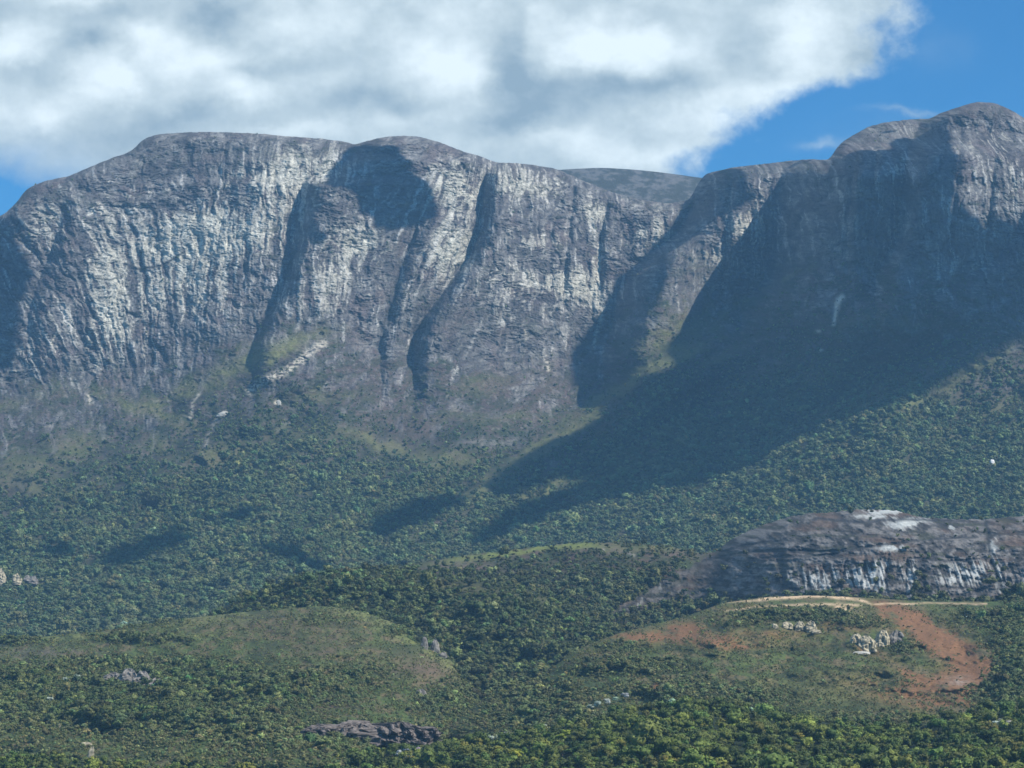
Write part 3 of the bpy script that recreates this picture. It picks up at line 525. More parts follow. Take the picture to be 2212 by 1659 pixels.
def crown_bm(seed, lobes, flat, spread, quads, qs, top_bias=.2):
    """leafy crown about 1 unit wide: lumpy cores wrapped in many leaf-clump faces"""
    rg = np.random.default_rng(seed); V = []; F = []
    cs = []
    for i in range(lobes):
        a = rg.uniform(0, 6.28); r = spread * math.sqrt(rg.uniform(0, 1)); z = .55 + rg.uniform(-.15, .22) * flat
        cs.append((r * math.cos(a), r * math.sin(a), z - .25 * r * r / max(spread, .01) * flat, rg.uniform(.17, .27)))
    for (x, y, z, s) in cs:
        bm = bmesh.new(); bmesh.ops.create_icosphere(bm, subdivisions=2 if quads < 50 else 1, radius=1)
        base = len(V)
        for v in bm.verts:
            p = v.co; k = s * (1 + rg.uniform(-.22, .22)) * (.86 if quads > 50 else 1); V.append((x + p.x * k, y + p.y * k, z + p.z * k * .72 * flat))
        for f in bm.faces: F.append([base + v.index for v in f.verts])
        bm.free()
    for i in range(quads):
        x, y, z, s = cs[rg.integers(len(cs))]
        d = rg.normal(size=3); d[2] = d[2] * .8 + top_bias; d /= np.linalg.norm(d); s2 = s * rg.uniform(.85, 1.18)
        c = np.array([x + d[0] * s2, y + d[1] * s2, z + d[2] * s2 * .75 * flat])
        nrm = d + rg.normal(size=3) * .55; nrm /= np.linalg.norm(nrm)
        t = np.cross(nrm, rg.normal(size=3)); t /= np.linalg.norm(t); b = np.cross(nrm, t); q = qs * rg.uniform(.6, 1.4)
        base = len(V)
        for k in range(3):
            an = k * 2.094 + rg.uniform(-.4, .4); V.append(tuple(c + (t * math.cos(an) + b * math.sin(an)) * q))
        F.append([base, base + 1, base + 2])
    return np.array(V), np.array(F)
def trunk_vf(seed, h=.5, r=.03):
    rg = np.random.default_rng(seed); V = []; F = []
    def tube(a, b, r0, r1):
        a, b = np.array(a), np.array(b); d = b - a; d /= np.linalg.norm(d); t = np.cross(d, [.3, 1, .2]); t /= np.linalg.norm(t); q = np.cross(d, t); base = len(V)
        for p, rr in ((a, r0), (b, r1)):
            for k in range(6): V.append(tuple(p + (t * math.cos(k * 1.047) + q * math.sin(k * 1.047)) * rr))
        for k in range(6): F.append([base + k, base + (k + 1) % 6, base + 6 + (k + 1) % 6, base + 6 + k])
    tube((0, 0, -.15), (.01, 0, h), r, r * .6)
    for k in range(4):
        a = k * 1.57 + rg.uniform(-.4, .4); tube((0, 0, h * rg.uniform(.6, .95)), (.24 * math.cos(a), .24 * math.sin(a), h + rg.uniform(.02, .18)), r * .5, r * .2)
    return np.array(V), np.array(F)
protos = bpy.data.collections.new('crowns')
def unlink(o):
    C.collection.objects.unlink(o); return o
for i in range(7):
    V, F = crown_bm(40 + i, 5 + i % 4, [1, .8, 1.15, .7, .95, .85, 1.3][i], [.26, .3, .22, .34, .28, .32, .18][i], 0 if i < 0 else 160, .07)
    o = unlink(mesh_np('tree_%d' % i, V, F, MF_I, smooth=False)); protos.objects.link(o)

def scatter(sheet, n, dens, size, tint, ymax=1659, seed=0, mask=None, x0=-60, x1=2270, keep=None):
    rg = np.random.default_rng(seed)
    a0, a1 = max(x0, sheet.x0), min(x1, sheet.x1); b0 = a0 - (240 if sheet.x0 < 0 else 0); b1 = a1 + (240 if sheet.x1 > 2212 else 0)
    X = rg.uniform(b0, b1, int(n * (b1 - b0) / (a1 - a0))); xs = sheet.xs; n = len(X)
    tp = np.interp(X, xs, sheet.top)
    Y = rg.uniform(tp.min(), ymax, n); ok = Y > tp + .5; X, Y, tp = X[ok], Y[ok], tp[ok]
    d = dens(X, Y)
    if mask is not None:
        j = np.clip(np.interp(X, xs, np.arange(sheet.nx)), 0, sheet.nx - 1).astype(int)
        i = np.clip(((Y - tp) / (sheet.bot[0] - tp)) * (sheet.nr - 1), 0, sheet.nr - 1).astype(int)
        d = d * mask[i, j]
    ok = rg.uniform(0, 1, len(X)) < d; X, Y = X[ok], Y[ok]
    P = sheet.at(X, Y); S = size(X, Y, rg); T = tint(X, Y, P, rg)
    return P, S, T, X, Y
def tvar(base, rg, n, v=.3):
    k = np.exp(rg.normal(0, v, (n, 1))); h = rg.normal(0, .12, (n, 3)); return np.clip(base * k * (1 + h * [1, .4, .6]), .006, .6)
ALL = []
# mountain slopes
def md(X, Y):
    yc = ip(X, FOOT); return np.clip(.20 + .84 * ss(90, 360, Y - yc + 60 * fbm(X / 90, Y / 60, 3, 201)) - .95 * np.clip(blobs(X, Y, OLIVE_AND_LIT), 0, 1) - .8 * ss(.1, .38, fbm(X / 55, (Y + .5 * X) / 24, 4, 205)) - .5 * blobs(X, Y, BROWN) + .15 * fbm(X / 40, Y / 30, 2, 202), .10, 1)
def ms(X, Y, rg):
    yc = ip(X, FOOT); k = ss(0, 350, Y - yc + 50 * fbm(X / 80, Y / 60, 2, 203)); return (2.1 + 4.1 * k) * np.exp(rg.normal(0, .42, len(X)))
def mt(X, Y, P, rg):
    g = fbm(X / 60, Y / 40, 3, 204)[:, None]
    b = col(.080, .115, .048) * (1 - ss(-.3, .4, g)) + col(.125, .150, .058) * ss(-.3, .4, g)
    return tvar(b, rg, len(X), .32)
ALL.append(scatter(MTN, 260000, md, ms, mt, 1400, 1, mask=np.clip(MVEG, .10, 1)))
# ridge beside the granite hill
def od(X, Y): return np.clip(.35 + .9 * ss(.0, .35, fbm(X / 70, Y / 26, 3, 211) + .2) + .6 * ss(1205, 1260, Y), 0, 1) * np.clip(1 - blobs(X, Y, [(1080, 1196, 190, 9, .95, -.12), (1010, 1222, 80, 10, .7)]), 0, 1)
ALL.append(scatter(DOME, 24000, od, lambda X, Y, rg: (3.6 + 2.4 * ss(1200, 1280, Y)) * np.exp(rg.normal(0, .38, len(X))), lambda X, Y, P, rg: tvar(col(.080, .094, .036), rg, len(X), .4), 1480, 2, mask=np.clip(OVEG, .03, 1)))
# middle wooded ridge
ALL.append(scatter(MIDR, 19000, lambda X, Y: np.clip(1 - blobs(X, Y, [(1000, 1268, 90, 12, .75, .12), (1150, 1290, 60, 9, .5, .3)]), 0, 1), lambda X, Y, rg: 4.7 * np.exp(rg.normal(0, .42, len(X))), lambda X, Y, P, rg: tvar(col(.080, .100, .034), rg, len(X), .42), 1630, 3))
# near hills: scrub on top, woods in the hollows
LW = [(800, 1612, 170, 11, 1), (520, 1590, 90, 12, .6), (30, 1387, 60, 7, 1), (262, 1380, 52, 7, 1), (360, 1384, 50, 4, .8), (850, 1365, 26, 10, .7), (150, 1500, 200, 50, 1.0), (420, 1450, 130, 22, .7), (560, 1500, 140, 30, .9), (300, 1530, 260, 30, .9), (250, 1560, 300, 20, .7), (700, 1480, 90, 26, .5), (40, 1460, 80, 20, .5), (960, 1520, 60, 30, .8), (800, 1450, 60, 20, .3), (150, 1350, 90, 10, .5), (270, 1345, 90, 12, .7), (230, 1430, 90, 10, .5), (1050, 1500, 60, 60, .6), (420, 1480, 90, 30, .8), (700, 1340, 60, 12, .4)]
def lw(X, Y): return np.clip(blobs(X + 20 * fbm(X / 40, Y / 30, 2, 221), Y + 10 * fbm(X / 30, Y / 20, 2, 222), LW), 0, 1)
def lt(X, Y, P, rg):
    w = lw(X, Y)[:, None]; return tvar(col(.140, .155, .060) * (1 - w) + col(.080, .102, .032) * w, rg, len(X), .34)
ALL.append(scatter(LEFTH, 95000, lambda X, Y: np.clip(.38 + .8 * lw(X, Y) + .9 * fbm(X / 30, Y / 14, 2, 223), .05, 1), lambda X, Y, rg: (1.2 + 3.6 * lw(X, Y) + .7 * (Y > 1560)) * np.exp(rg.normal(0, .36, len(X))), lt, 1659, 4))
RW = [(1130, 1500, 110, 30, .7), (1180, 1560, 130, 30, .8), (1640, 1335, 60, 10, .9), (1570, 1350, 60, 8, .5), (1740, 1330, 90, 14, .8), (1850, 1350, 60, 12, .5), (2110, 1335, 50, 14, 1), (2190, 1340, 30, 60, 1), (2200, 1440, 60, 50, .9), (2180, 1500, 80, 40, .8), (1330, 1440, 90, 20, .5), (1440, 1440, 60, 12, .4), (1950, 1400, 30, 18, .7), (1480, 1480, 60, 14, .5), (1400, 1500, 90, 14, .6), (1600, 1510, 120, 20, .5), (1340, 1400, 70, 10, .4), (1800, 1560, 200, 14, .5)]
def rw(X, Y): return np.clip(blobs(X + 20 * fbm(X / 40, Y / 30, 2, 231), Y + 8 * fbm(X / 30, Y / 20, 2, 232), RW), 0, 1)
RSOIL = [(2000, 1370, 50, 22, 1, .6), (2060, 1400, 60, 26, 1, .5), (2110, 1440, 50, 34, .9, .2), (2060, 1480, 70, 26, .8), (1470, 1362, 80, 16, .7, -.15), (1800, 1298, 120, 12, 1), (1420, 1485, 45, 10, .9), (1930, 1330, 40, 14, .8, .5), (2000, 1302, 160, 6, 1), (1850, 1375, 70, 22, .8), (1720, 1350, 50, 14, .7)]
def rt(X, Y, P, rg):
    w = rw(X, Y)[:, None]; return tvar(col(.140, .152, .060) * (1 - w) + col(.078, .100, .032) * w, rg, len(X), .34)
ALL.append(scatter(RIGHTH, 95000, lambda X, Y: np.clip(.38 + .8 * rw(X, Y) + .9 * fbm(X / 30, Y / 14, 2, 233) - .75 * np.clip(blobs(X, Y, RSOIL), 0, 1), .03, 1), lambda X, Y, rg: (1.2 + 3.6 * rw(X, Y)) * np.exp(rg.normal(0, .36, len(X))), rt, 1640, 5))
# foreground wood
def ft(X, Y, P, rg):
    g = ss(-.3, .4, fbm(X / 120, Y / 30, 3, 241))[:, None]; b = col(.070, .100, .022) * (1 - g) + col(.125, .150, .028) * g
    return tvar(b, rg, len(X), .30)
FG = scatter(FOREH, 5200, lambda X, Y: X * 0 + .9, lambda X, Y, rg: 6.6 * np.exp(rg.normal(0, .32, len(X))), ft, 1690, 6)
vis = (FG[3] > 5) & (FG[3] < 2207) & (FG[4] < 1657)
order = np.argsort(-(FG[1] / FG[0][:, 1]) * vis); NTREE = 260
near = order[:NTREE]; rest = order[NTREE:]
ALL.append(tuple(a[rest] for a in FG))
P = np.concatenate([a[0] for a in ALL]); S = np.concatenate([a[1] for a in ALL]); T = np.concatenate([a[2] for a in ALL])
print('forest', len(P), [len(a[0]) for a in ALL])
P = P.copy(); P[:, 2] -= S * .12
me = bpy.data.meshes.new('forest'); me.vertices.add(len(P)); me.vertices.foreach_set('co', P.astype(np.float32).ravel())
a = me.attributes.new('scl', 'FLOAT', 'POINT'); a.data.foreach_set('value', S.astype(np.float32))
a = me.attributes.new('rotz', 'FLOAT', 'POINT'); a.data.foreach_set('value', RNG.uniform(0, 6.28, len(P)).astype(np.float32))
a = me.attributes.new('pick', 'INT', 'POINT'); a.data.foreach_set('value', RNG.integers(0, 7, len(P)).astype(np.int32))
a = me.attributes.new('tint', 'FLOAT_COLOR', 'POINT'); a.data.foreach_set('color', np.concatenate([T, np.ones((len(T), 1))], 1).astype(np.float32).ravel())
fo = bpy.data.objects.new('forest', me); C.collection.objects.link(fo); tag(fo, kind='stuff', label='dense woods and scrub covering the mountain slopes and hills')
ng = bpy.data.node_groups.new('scatter_trees', 'GeometryNodeTree')
ng.interface.new_socket('Geometry', in_out='INPUT', socket_type='NodeSocketGeometry'); ng.interface.new_socket('Geometry', in_out='OUTPUT', socket_type='NodeSocketGeometry')
gi = ng.nodes.new('NodeGroupInput'); go = ng.nodes.new('NodeGroupOutput'); iop = ng.nodes.new('GeometryNodeInstanceOnPoints'); ci = ng.nodes.new('GeometryNodeCollectionInfo')
ci.inputs[0].default_value = protos; ci.inputs['Separate Children'].default_value = True; ci.inputs['Reset Children'].default_value = True
def na(nm, ty):
    n = ng.nodes.new('GeometryNodeInputNamedAttribute'); n.data_type = ty; n.inputs['Name'].default_value = nm; return n.outputs['Attribute']
cx = ng.nodes.new('ShaderNodeCombineXYZ'); ng.links.new(na('rotz', 'FLOAT'), cx.inputs[2])
e2r = ng.nodes.new('FunctionNodeEulerToRotation'); ng.links.new(cx.outputs[0], e2r.inputs[0])
ng.links.new(gi.outputs[0], iop.inputs['Points']); ng.links.new(ci.outputs[0], iop.inputs['Instance']); iop.inputs['Pick Instance'].default_value = True
ng.links.new(na('pick', 'INT'), iop.inputs['Instance Index']); ng.links.new(e2r.outputs[0], iop.inputs['Rotation']); ng.links.new(na('scl', 'FLOAT'), iop.inputs['Scale']); ng.links.new(iop.outputs[0], go.inputs[0])
mod = fo.modifiers.new('scatter', 'NODES'); mod.node_group = ng

# individual trees of the foreground wood
CR = []; TR = []
for i in range(5):
    V, F = crown_bm(70 + i, 8 + i, [.95, .75, 1.1, .85, 1.2][i], [.30, .36, .26, .33, .22][i], 620, .042)
    o = unlink(mesh_np('crown', V, F, MF_O, smooth=False)); CR.append(o.data); bpy.data.objects.remove(o)
    V, F = trunk_vf(90 + i, .46); o = unlink(mesh_np('trunk', V, F, MBARK)); TR.append(o.data); bpy.data.objects.remove(o)
def tree(p, s, tint, label, group, name='broadleaf_tree', cat='tree', k=None):
    k = random.randrange(5) if k is None else k
    e = bpy.data.objects.new(name, None); e.empty_display_size = 1; C.collection.objects.link(e); e.location = p; e.rotation_euler = (0, 0, random.uniform(0, 6.28)); e.scale = (s, s, s)
    tag(e, label, cat, group)
    for nm, me_ in (('crown', CR[k]), ('trunk', TR[k])):
        o = bpy.data.objects.new(nm, me_); C.collection.objects.link(o); o.parent = e; o.color = (*[float(v) for v in tint], 1)
    return e
KL = [('bushy mid green tree in the near wood filling the foot of the picture', 'mid green trees of the near wood'), ('olive green tree in the near wood filling the foot of the picture', 'olive trees of the near wood'), ('dark green tree in the near wood filling the foot of the picture', 'dark trees of the near wood')]
for i in near:
    t = FG[2][i]; lum = t @ [.3, .6, .1]; kk = 2 if lum < .05 else (1 if t[0] > t[1] * .66 else 0)
    p = FG[0][i]; tree((p[0], p[1], p[2] - FG[1][i] * .1), FG[1][i], t, KL[kk][0], KL[kk][1])
# silver-leaved and yellow-flowering crowns that stand out
def special(sheet, pts, s, tint, label, group, name, var=.15):
    for (x, y) in pts:
        p = sheet.at(x, y)[0]; k = random.uniform(.85, 1.15)
        q = p * (1 - 4.5 / p[1]); tree((q[0], q[1], q[2] + s * k * .12), s * k, [c * random.uniform(1 - var, 1 + var) for c in tint], label, group, name)
SIL = (.36, .41, .34)
special(FOREH, [(1030, 1604), (1041, 1598), (1060, 1596), (1075, 1592), (1097, 1593)], 5.2, SIL, 'silver-leaved tree in the staggered row left of centre at the wood edge', 'silver-leaved row at the wood edge', 'silver_tree')
special(FOREH, [(1118, 1588), (1136, 1590), (1152, 1583), (1175, 1580)], 5.2, SIL, 'silver-leaved tree in the middle group above the near wood', 'silver-leaved middle group', 'silver_tree')
special(FOREH, [(862, 1638), (877, 1630), (893, 1641), (903, 1632), (884, 1648)], 5.0, (.40, .40, .42), 'pale grey-leaved tree in the tight clump left along the bottom', 'pale grey clump', 'silver_tree')
special(RIGHTH, [(1275, 1537), (1291, 1533), (1312, 1526), (1330, 1521), (1352, 1516)], 6.0, SIL, 'silver-leaved tree in the string climbing the foot of the orange patch', 'silver-leaved string on the right hill', 'silver_tree')
special(FOREH, [(1425, 1534), (1450, 1530), (1468, 1538)], 5.6, (.34, .44, .28), 'pale green tree topping the bright wood below the right hill', 'pale green wood-top trees', 'silver_tree')
special(FOREH, [(1620, 1543)], 5.0, SIL, 'lone silver tree where the near wood meets the brown slope', None, 'silver_tree')
special(FOREH, [(2150, 1575), (2166, 1570), (2178, 1577)], 5.4, (.40, .41, .36), 'silver-leaved tree of the trio near the bottom right corner', 'silver-leaved trio', 'silver_tree')
special(LEFTH, [(140, 1480), (152, 1477), (166, 1474)], 6.0, SIL, 'silver-leaved tree in the short string left of the grey outcrop', 'silver-leaved string on the left hill', 'silver_tree')
special(LEFTH, [(78, 1520), (105, 1523)], 5.6, SIL, 'silver-leaved tree of the pair low on the left hill', 'silver-leaved pair', 'silver_tree')
special(LEFTH, [(268, 1352)], 6.0, (.38, .46, .34), 'lone pale green tree on the crest of the left hill', None, 'silver_tree')
special(LEFTH, [(345, 1487), (362, 1482), (335, 1492)], 6.2, (.14, .24, .10), 'bright green tree beneath the grey outcrop', 'bright green trees below the grey outcrop', 'bright_tree')
special(LEFTH, [(455, 1463), (470, 1460), (482, 1465), (500, 1468), (490, 1474)], 6.2, (.16, .26, .10), 'bright green tree right of the grey outcrop', 'bright green trees right of the grey outcrop', 'bright_tree')
special(FOREH, [(1098, 1640), (1113, 1648), (1122, 1640)], 6.5, (.27, .30, .03), 'yellow-flowering tree bottom centre of the near wood', 'yellow-flowering trees bottom centre', 'yellow_tree')
special(FOREH, [(1225, 1600), (1212, 1608)], 6.0, (.24, .25, .03), 'yellow-flowering tree above and right of the bottom centre ones', 'yellow-flowering pair', 'yellow_tree')
special(FOREH, [(950, 1622), (968, 1620)], 6.0, (.22, .28, .04), 'yellow-green tree beside the brown rock ledge', 'yellow-green pair by the ledge', 'yellow_tree')
special(FOREH, [(1727, 1604), (1765, 1606), (1778, 1600)], 5.6, (.28, .26, .05), 'yellow-tipped tree in the darker wood at right', 'yellow-tipped trees at right', 'yellow_tree')
print('trees done')

# ------------------------------------------------------------------ rocks that stand out
MR_PALE = plain_mat('pale_granite', (.36, .32, .225), .5, .5, bump=.5)
MR_GREY = plain_mat('grey_granite', (.20, .185, .165), .4, .55, bump=.5)
MR_BRWN = plain_mat('brown_rock', (.15, .13, .118), .4, .5, bump=.6)
MR_WHITE = plain_mat('white_rock', (.50, .48, .42), .8, .15)
def rock(name, sheet, X, Y, w, h, label, mat, group=None, flutes=0, seed=0, d=None, lean=0, jag=.25, box=.75, flat=3.0, rough=0, lift=0):
    """a rock standing on the slope; w, h in survey units at its base point; flutes = number of upright ribs"""
    rg = np.random.default_rng(seed); p = sheet.at(X, Y)[0]; k = p[1] / FP; w *= k; h *= k; d = d or w * .5
    nu, nv = (max(24, flutes * 8), 30 if rough else 14); th = np.linspace(0, 2 * math.pi, nu, endpoint=False); t = np.linspace(-.25, 1, nv)
    TH, TT = np.meshgrid(th, t)
    cx, sy = np.cos(TH), np.sin(TH)
    prof = np.sqrt(np.clip(1 - np.clip(TT, 0, 1) ** flat, 0, 1)) * .98 + .02
    topv = 1 - jag * (.5 + .5 * gn(cx * 2.3 + seed, sy * 2.3 + 3, seed)) - (jag * .9 * np.abs(np.sin(TH * flutes / 2 + .7)) if flutes else 0)
    rr = 1 + .14 * gn(cx * 3 + 9, TT * 3 + seed, seed + 1) + .07 * gn(cx * 8 + 9, sy * 8 + TT * 5, seed + 2)
    if flutes: rr = rr - .16 * (1 - np.abs(np.sin(TH * flutes / 2 + .8 * gn(TT * 2, TH, seed + 5)))) ** 1.4
    x = np.sign(cx) * np.abs(cx) ** box * rr * prof * w / 2; y = np.sign(sy) * np.abs(sy) ** box * rr * prof * d / 2; z = TT * h * topv
    x = x + lean * z
    if rough:
        y = y + rough * (np.abs(fbm(x / 7, z / 9 + 5, 4, seed)) - .2) * d; z = z * (1 + .5 * fbm(x / 13, y / 9, 4, seed + 3)) + .6 * fbm(x / 3, y / 3, 3, seed + 4)
    V = np.stack([x, y, z], -1).reshape(-1, 3); V = np.concatenate([V, [[lean * h * .9, 0, h * (topv.mean()) * 1.0]]])
    i = np.arange(nu * nv).reshape(nv, nu); j = np.roll(i, -1, 1)
    F = np.stack([i[:-1], j[:-1], j[1:], i[1:]], -1).reshape(-1, 4)
    cap = np.stack([i[-1], j[-1], np.full(nu, nu * nv), np.full(nu, nu * nv)], -1)
    me = bpy.data.meshes.new(name); me.from_pydata(V.tolist(), [], F.tolist() + [list(c[:3]) for c in cap]); me.materials.append(mat)
    for pl in me.polygons: pl.use_smooth = False
    o = bpy.data.objects.new(name, me); C.collection.objects.link(o); q = p * (1 - d * .35 / p[1]); o.location = q + np.array([0, 0, lift])
    return tag(o, label, 'rock', group)
rock('standing_boulder', LEFTH, 917, 1400, 15, 26, 'pale-tipped standing boulder, the slimmer of two on the left hill crest', MR_GREY, seed=1, rough=.3, box=.9)
rock('standing_boulder', LEFTH, 940, 1408, 20, 28, 'broad rounded standing boulder, the wider of two on the left hill crest', MR_GREY, seed=2, rough=.3, box=.95)
rock('boulder', LEFTH, 957, 1420, 18, 12, 'low grey boulder just below the two standing boulders', MR_GREY, seed=3, rough=.3)
rock('boulder', LEFTH, 910, 1505, 26, 20, 'broken grey boulder in scrub above the brown rock ledge', MR_GREY, seed=4, flutes=3)
for n, (x, y, w, h, fl) in enumerate([(1872, 1402, 40, 32, 5), (1905, 1394, 34, 34, 4), (1937, 1390, 40, 28, 5), (1848, 1388, 26, 20, 4)]):
    rock('rock_outcrop', RIGHTH, x, y, w, h, ['cream fluted outcrop reaching lowest beneath the dirt track', 'tall cream fluted outcrop between its two wide neighbours', 'greyer fluted outcrop at the right end of the cream row', 'small cream outcrop at the left end of the fluted row'][n], MR_PALE if n != 2 else MR_GREY, 'fluted rocks below the track', flutes=fl, seed=10 + n, d=12, jag=.12, rough=.5)
for n, (x, y, w, h, fl) in enumerate([(1752, 1362, 26, 22, 3), (1728, 1359, 24, 17, 4), (1700, 1356, 26, 14, 4), (1674, 1356, 14, 10, 2)]):
    rock('rock_outcrop', RIGHTH, x, y, w, h, ['tallest pale outcrop, right end of the upper left row below the track', 'pale outcrop second from the right in the upper left row', 'ribbed pale outcrop in the middle of the upper left row', 'smallest pale outcrop, left tip of the upper left row'][n], MR_PALE, 'upper row of pale rocks', flutes=fl, seed=20 + n, d=10, jag=.12, rough=.5)
rock('rock_slab', RIGHTH, 1762, 1367, 26, 7, 'flat cream slab under the tallest rock of the upper row', MR_PALE, seed=31, d=8)
rock('rock_slab', RIGHTH, 1860, 1412, 40, 6, 'white-edged flat slab under the fluted row', MR_WHITE, seed=32, d=8)
for n, (x, y, w, h) in enumerate([(240, 1478, 52, 26), (276, 1484, 44, 44), (306, 1487, 46, 36), (336, 1486, 34, 22)]):
    rock('rock_outcrop', LEFTH, x, y, w, h, ['sloping grey outcrop at the left end of the rocky knot on the left hill', 'highest grey outcrop of the rocky knot, with a pale rib', 'brownish outcrop just right of the highest in the rocky knot', 'low rounded outcrop at the right end of the rocky knot'][n], MR_GREY, 'rocky knot on the left hill', flutes=4, seed=40 + n, d=14, jag=.12, rough=.5)
rock('rock_pinnacle', LEFTH, 194, 1650, 16, 44, 'cream rock pinnacle in scrub near the bottom left corner', MR_PALE, flutes=3, seed=50, jag=.2, lean=.12)
rock('rock_slab', LEFTH, 186, 1612, 28, 10, 'cream slab lying above the rock pinnacle', MR_PALE, seed=51, d=6)
rock('boulder', LEFTH, 127, 1576, 10, 14, 'small cream boulder up the slope from the rock pinnacle', MR_PALE, seed=52)
rock('rock_ledge', LEFTH, 800, 1600, 300, 38, 'long brown flat-topped rock ledge streaked with grey on the left hill', MR_BRWN, seed=60, d=34, flutes=60, jag=.05, box=.5, flat=5, rough=.5)
rock('boulder', MTN, 2143, 1008, 11, 13, 'small white boulder alone in forest on the right slope', plain_mat('white_quartz', (.8, .78, .74), 1, .1), seed=70, lift=3, d=14)
rock('boulder', MTN, 602, 876, 11, 11, 'small white boulder below the pale slide on the middle slope', MR_WHITE, seed=71, lift=2)
rock('rock_slab', MTN, 478, 900, 20, 10, 'thin tilted white slab on scrub left of the pale slide', MR_WHITE, seed=72, lean=.9, lift=2, d=8)
for n, (x, w, h) in enumerate([(4, 18, 34), (36, 22, 24), (66, 34, 18)]):
    rock('rock_outcrop', MTN, x, 1266, w, h, ['tall pinkish-white rock in forest at the left edge', 'pale rock second from the left edge in the forest', 'low wide brownish rock third from the left edge in the forest'][n], MR_PALE if n < 2 else MR_GREY, 'pale rocks in the forest at the left edge', flutes=3, seed=80 + n, lift=4, d=20, rough=.3)
print('rocks done')

# ------------------------------------------------------------------ unseen cloud sheet, added and shaped to cast the mountain's dark patches
SH = [
 [(1700, 352), (1790, 352), (1806, 350), (1850, 335), (1920, 330), (1940, 420), (1975, 360), (1990, 300), (2012, 262), (2040, 262), (2050, 330), (2020, 400), (2040, 455), (2110, 470), (2150, 470), (2110, 500), (2000, 560), (2040, 520), (2130, 490), (2212, 470), (2400, 480), (2400, 690), (2212, 728), (2150, 757), (2080, 798), (2000, 843), (1930, 876), (1850, 912), (1760, 935), (1680, 965), (1640, 1003), (1560, 1032), (1480, 1052), (1400, 1068), (1330, 1078), (1287, 1085), (1200, 1112), (1136, 1138), (1064, 1176), (1003, 1190), (1040, 1150), (1090, 1110), (1150, 1085), (1215, 1062), (1262, 1050), (1255, 1035), (1208, 1028), (1136, 1068), (1060, 1085), (1075, 1050), (1046, 1054), (1014, 1076), (1046, 1040), (1100, 1015), (1165, 968), (1244, 935), (1316, 882), (1370, 842), (1464, 802), (1560, 720), (1610, 665), (1650, 620), (1658, 560), (1668, 500), (1684, 430)],
 [(1519, 388), (1586, 384), (1606, 413), (1660, 413), (1574, 461), (1508, 490), (1460, 535), (1433, 594), (1405, 680), (1350, 740), (1300, 770), (1322, 700), (1325, 650), (1335, 610), (1370, 575), (1410, 535), (1455, 510), (1488, 450), (1500, 400)],
 [(791, 1154), (813, 1122), (906, 1083), (950, 1083), (1000, 1072), (1010, 1078), (950, 1112), (920, 1126), (824, 1162)],
 [(83, 1190), (119, 1176), (173, 1187), (137, 1205), (93, 1212)],
 [(216, 1208), (280, 1176), (378, 1158), (413, 1172), (345, 1190), (295, 1219), (259, 1237), (230, 1230)],
 [(431, 1122), (539, 1100), (575, 1115), (485, 1129)],
 [(526, 1183), (616, 1183), (670, 1212), (716, 1237), (652, 1238), (587, 1201)],
 [(764, 319), (854, 315), (873, 346), (909, 389), (940, 436), (932, 476), (893, 491), (815, 491), (783, 460), (771, 409), (713, 405), (717, 374), (740, 346)],
 [(659, 401), (667, 452), (714, 507), (694, 531), (627, 531), (623, 499), (643, 452)],
 [(-200, 500), (20, 470), (50, 560), (66, 600), (40, 650), (45, 700), (25, 800), (-200, 850)],
]
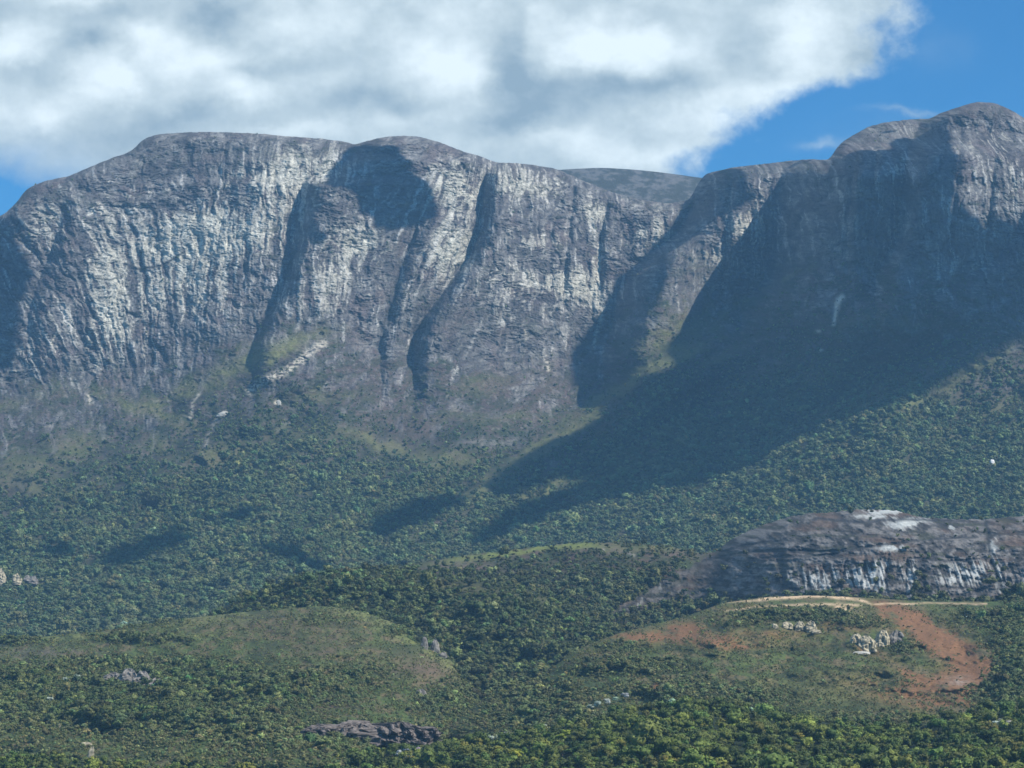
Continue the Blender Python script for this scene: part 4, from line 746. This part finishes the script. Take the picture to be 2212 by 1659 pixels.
def add_shadow_sheet():
    X, Y = MTN.X, MTN.Y; jx = 20 * fbm(X / 34, Y / 34, 5, 401, .6); jy = 20 * fbm(X / 34, Y / 34, 5, 402, .6)
    dark = np.zeros(X.shape, bool)
    for p in SH: dark |= inpoly(X + jx, Y + jy, p)
    zc = 1650.0; cell = 8.0; pts = []; val = []
    P = MTN.P; inside = (X > -60) & (X < 2290) & (Y < 1330)
    Q = P[inside]; dk = dark[inside]
    k = (zc - Q[:, 2]) / SUN[2]; qx = Q[:, 0] + SUN[0] * k; qy = Q[:, 1] + SUN[1] * k
    x0, y0 = qx.min() - 200, qy.min() - 200; nx = int((qx.max() + 200 - x0) / cell) + 1; ny = int((qy.max() + 200 - y0) / cell) + 1
    ix = ((qx - x0) / cell).astype(int); iy = ((qy - y0) / cell).astype(int)
    Wt = (Q[:, 1] / 4500) ** 0
    a = np.zeros((ny, nx)); b = np.zeros((ny, nx)); np.add.at(a, (iy, ix), dk * 1.0); np.add.at(b, (iy, ix), 1.0)
    def blur(m, n):
        for _ in range(n):
            m = (m + np.roll(m, 1, 0) + np.roll(m, -1, 0)) / 3; m = (m + np.roll(m, 1, 1) + np.roll(m, -1, 1)) / 3
        return m
    aa, bb = blur(a, 1), blur(b, 1); A8, B8 = blur(a, 14), blur(b, 14)
    f = (aa + A8 * .02) / (bb + B8 * .02 + 1e-6);     m = f > .5
    thick = np.clip(blur(m * 1.0, 5) - .35, 0, 1) * 24
    gy, gx = np.mgrid[0:ny, 0:nx]; wx = x0 + gx * cell; wy = y0 + gy * cell
    lump = 1 + .5 * fbm(wx / 70, wy / 70, 3, 405)
    zt = zc + thick * lump + 3; zb = zc - 3 - .15 * thick * lump
    idx = -np.ones((2, ny, nx), int); V = []; F = []
    cellm = m[:-1, :-1]
    vt = np.stack([wx, wy, zt], -1).reshape(-1, 3); vb = np.stack([wx, wy, zb], -1).reshape(-1, 3); n = nx * ny
    i = np.arange(n).reshape(ny, nx); q = np.stack([i[:-1, :-1], i[:-1, 1:], i[1:, 1:], i[1:, :-1]], -1)
    mm = cellm; Ft = q[mm]; Fb = (q[mm] + n)[:, ::-1]; S = []
    pad = np.pad(mm, 1)
    for (dy, dx, e0, e1) in ((-1, 0, 0, 1), (0, 1, 1, 2), (1, 0, 2, 3), (0, -1, 3, 0)):
        edge = mm & ~pad[1 + dy:1 + dy + mm.shape[0], 1 + dx:1 + dx + mm.shape[1]]
        qq = q[edge]; S.append(np.stack([qq[:, e1], qq[:, e0], qq[:, e0] + n, qq[:, e1] + n], -1))
    F = np.concatenate([Ft, Fb] + S); V = np.concatenate([vt, vb])
    used = np.unique(F); re = -np.ones(len(V), int); re[used] = np.arange(len(used))
    mat = plain_mat('shadow_sheet_white', (.8, .8, .8), .004, .05)
    o = mesh_np('shadow_cloud_sheet', V[used], re[F], mat); tag(o, 'unseen cloud sheet added to cast shadows on the mountain', kind='stuff')
    print('cloud cells', mm.sum(), 'lit lost', ((f[iy, ix] > .5) & ~dk).sum() / len(dk), 'dark missed', ((f[iy, ix] <= .5) & dk).sum() / max(1, dk.sum()))
add_shadow_sheet()

# ------------------------------------------------------------------ haze
HZ = 4.6e-5
def haze():
    x0, x1, y0, y1, z0, z1 = -9600, 9600, -5400, 13400, -97, 1330
    V = [(x, y, z) for z in (z0, z1) for y in (y0, y1) for x in (x0, x1)]
    F = [(0, 2, 3, 1), (4, 5, 7, 6), (0, 1, 5, 4), (2, 6, 7, 3), (0, 4, 6, 2), (1, 3, 7, 5)]
    me = bpy.data.meshes.new('haze'); me.from_pydata(V, [], F)
    m = bpy.data.materials.new('haze_air'); m.use_nodes = True; t = m.node_tree; t.nodes.clear()
    o = t.nodes.new('ShaderNodeOutputMaterial'); v = t.nodes.new('ShaderNodeVolumePrincipled')
    v.inputs['Color'].default_value = HCOL; v.inputs['Density'].default_value = HZ; v.inputs['Anisotropy'].default_value = .1
    t.links.new(v.outputs[0], o.inputs['Volume']); me.materials.append(m)
    ob = bpy.data.objects.new('haze', me); C.collection.objects.link(ob); tag(ob, kind='stuff')
HCOL = (.30, .62, 1.0, 1)
haze()
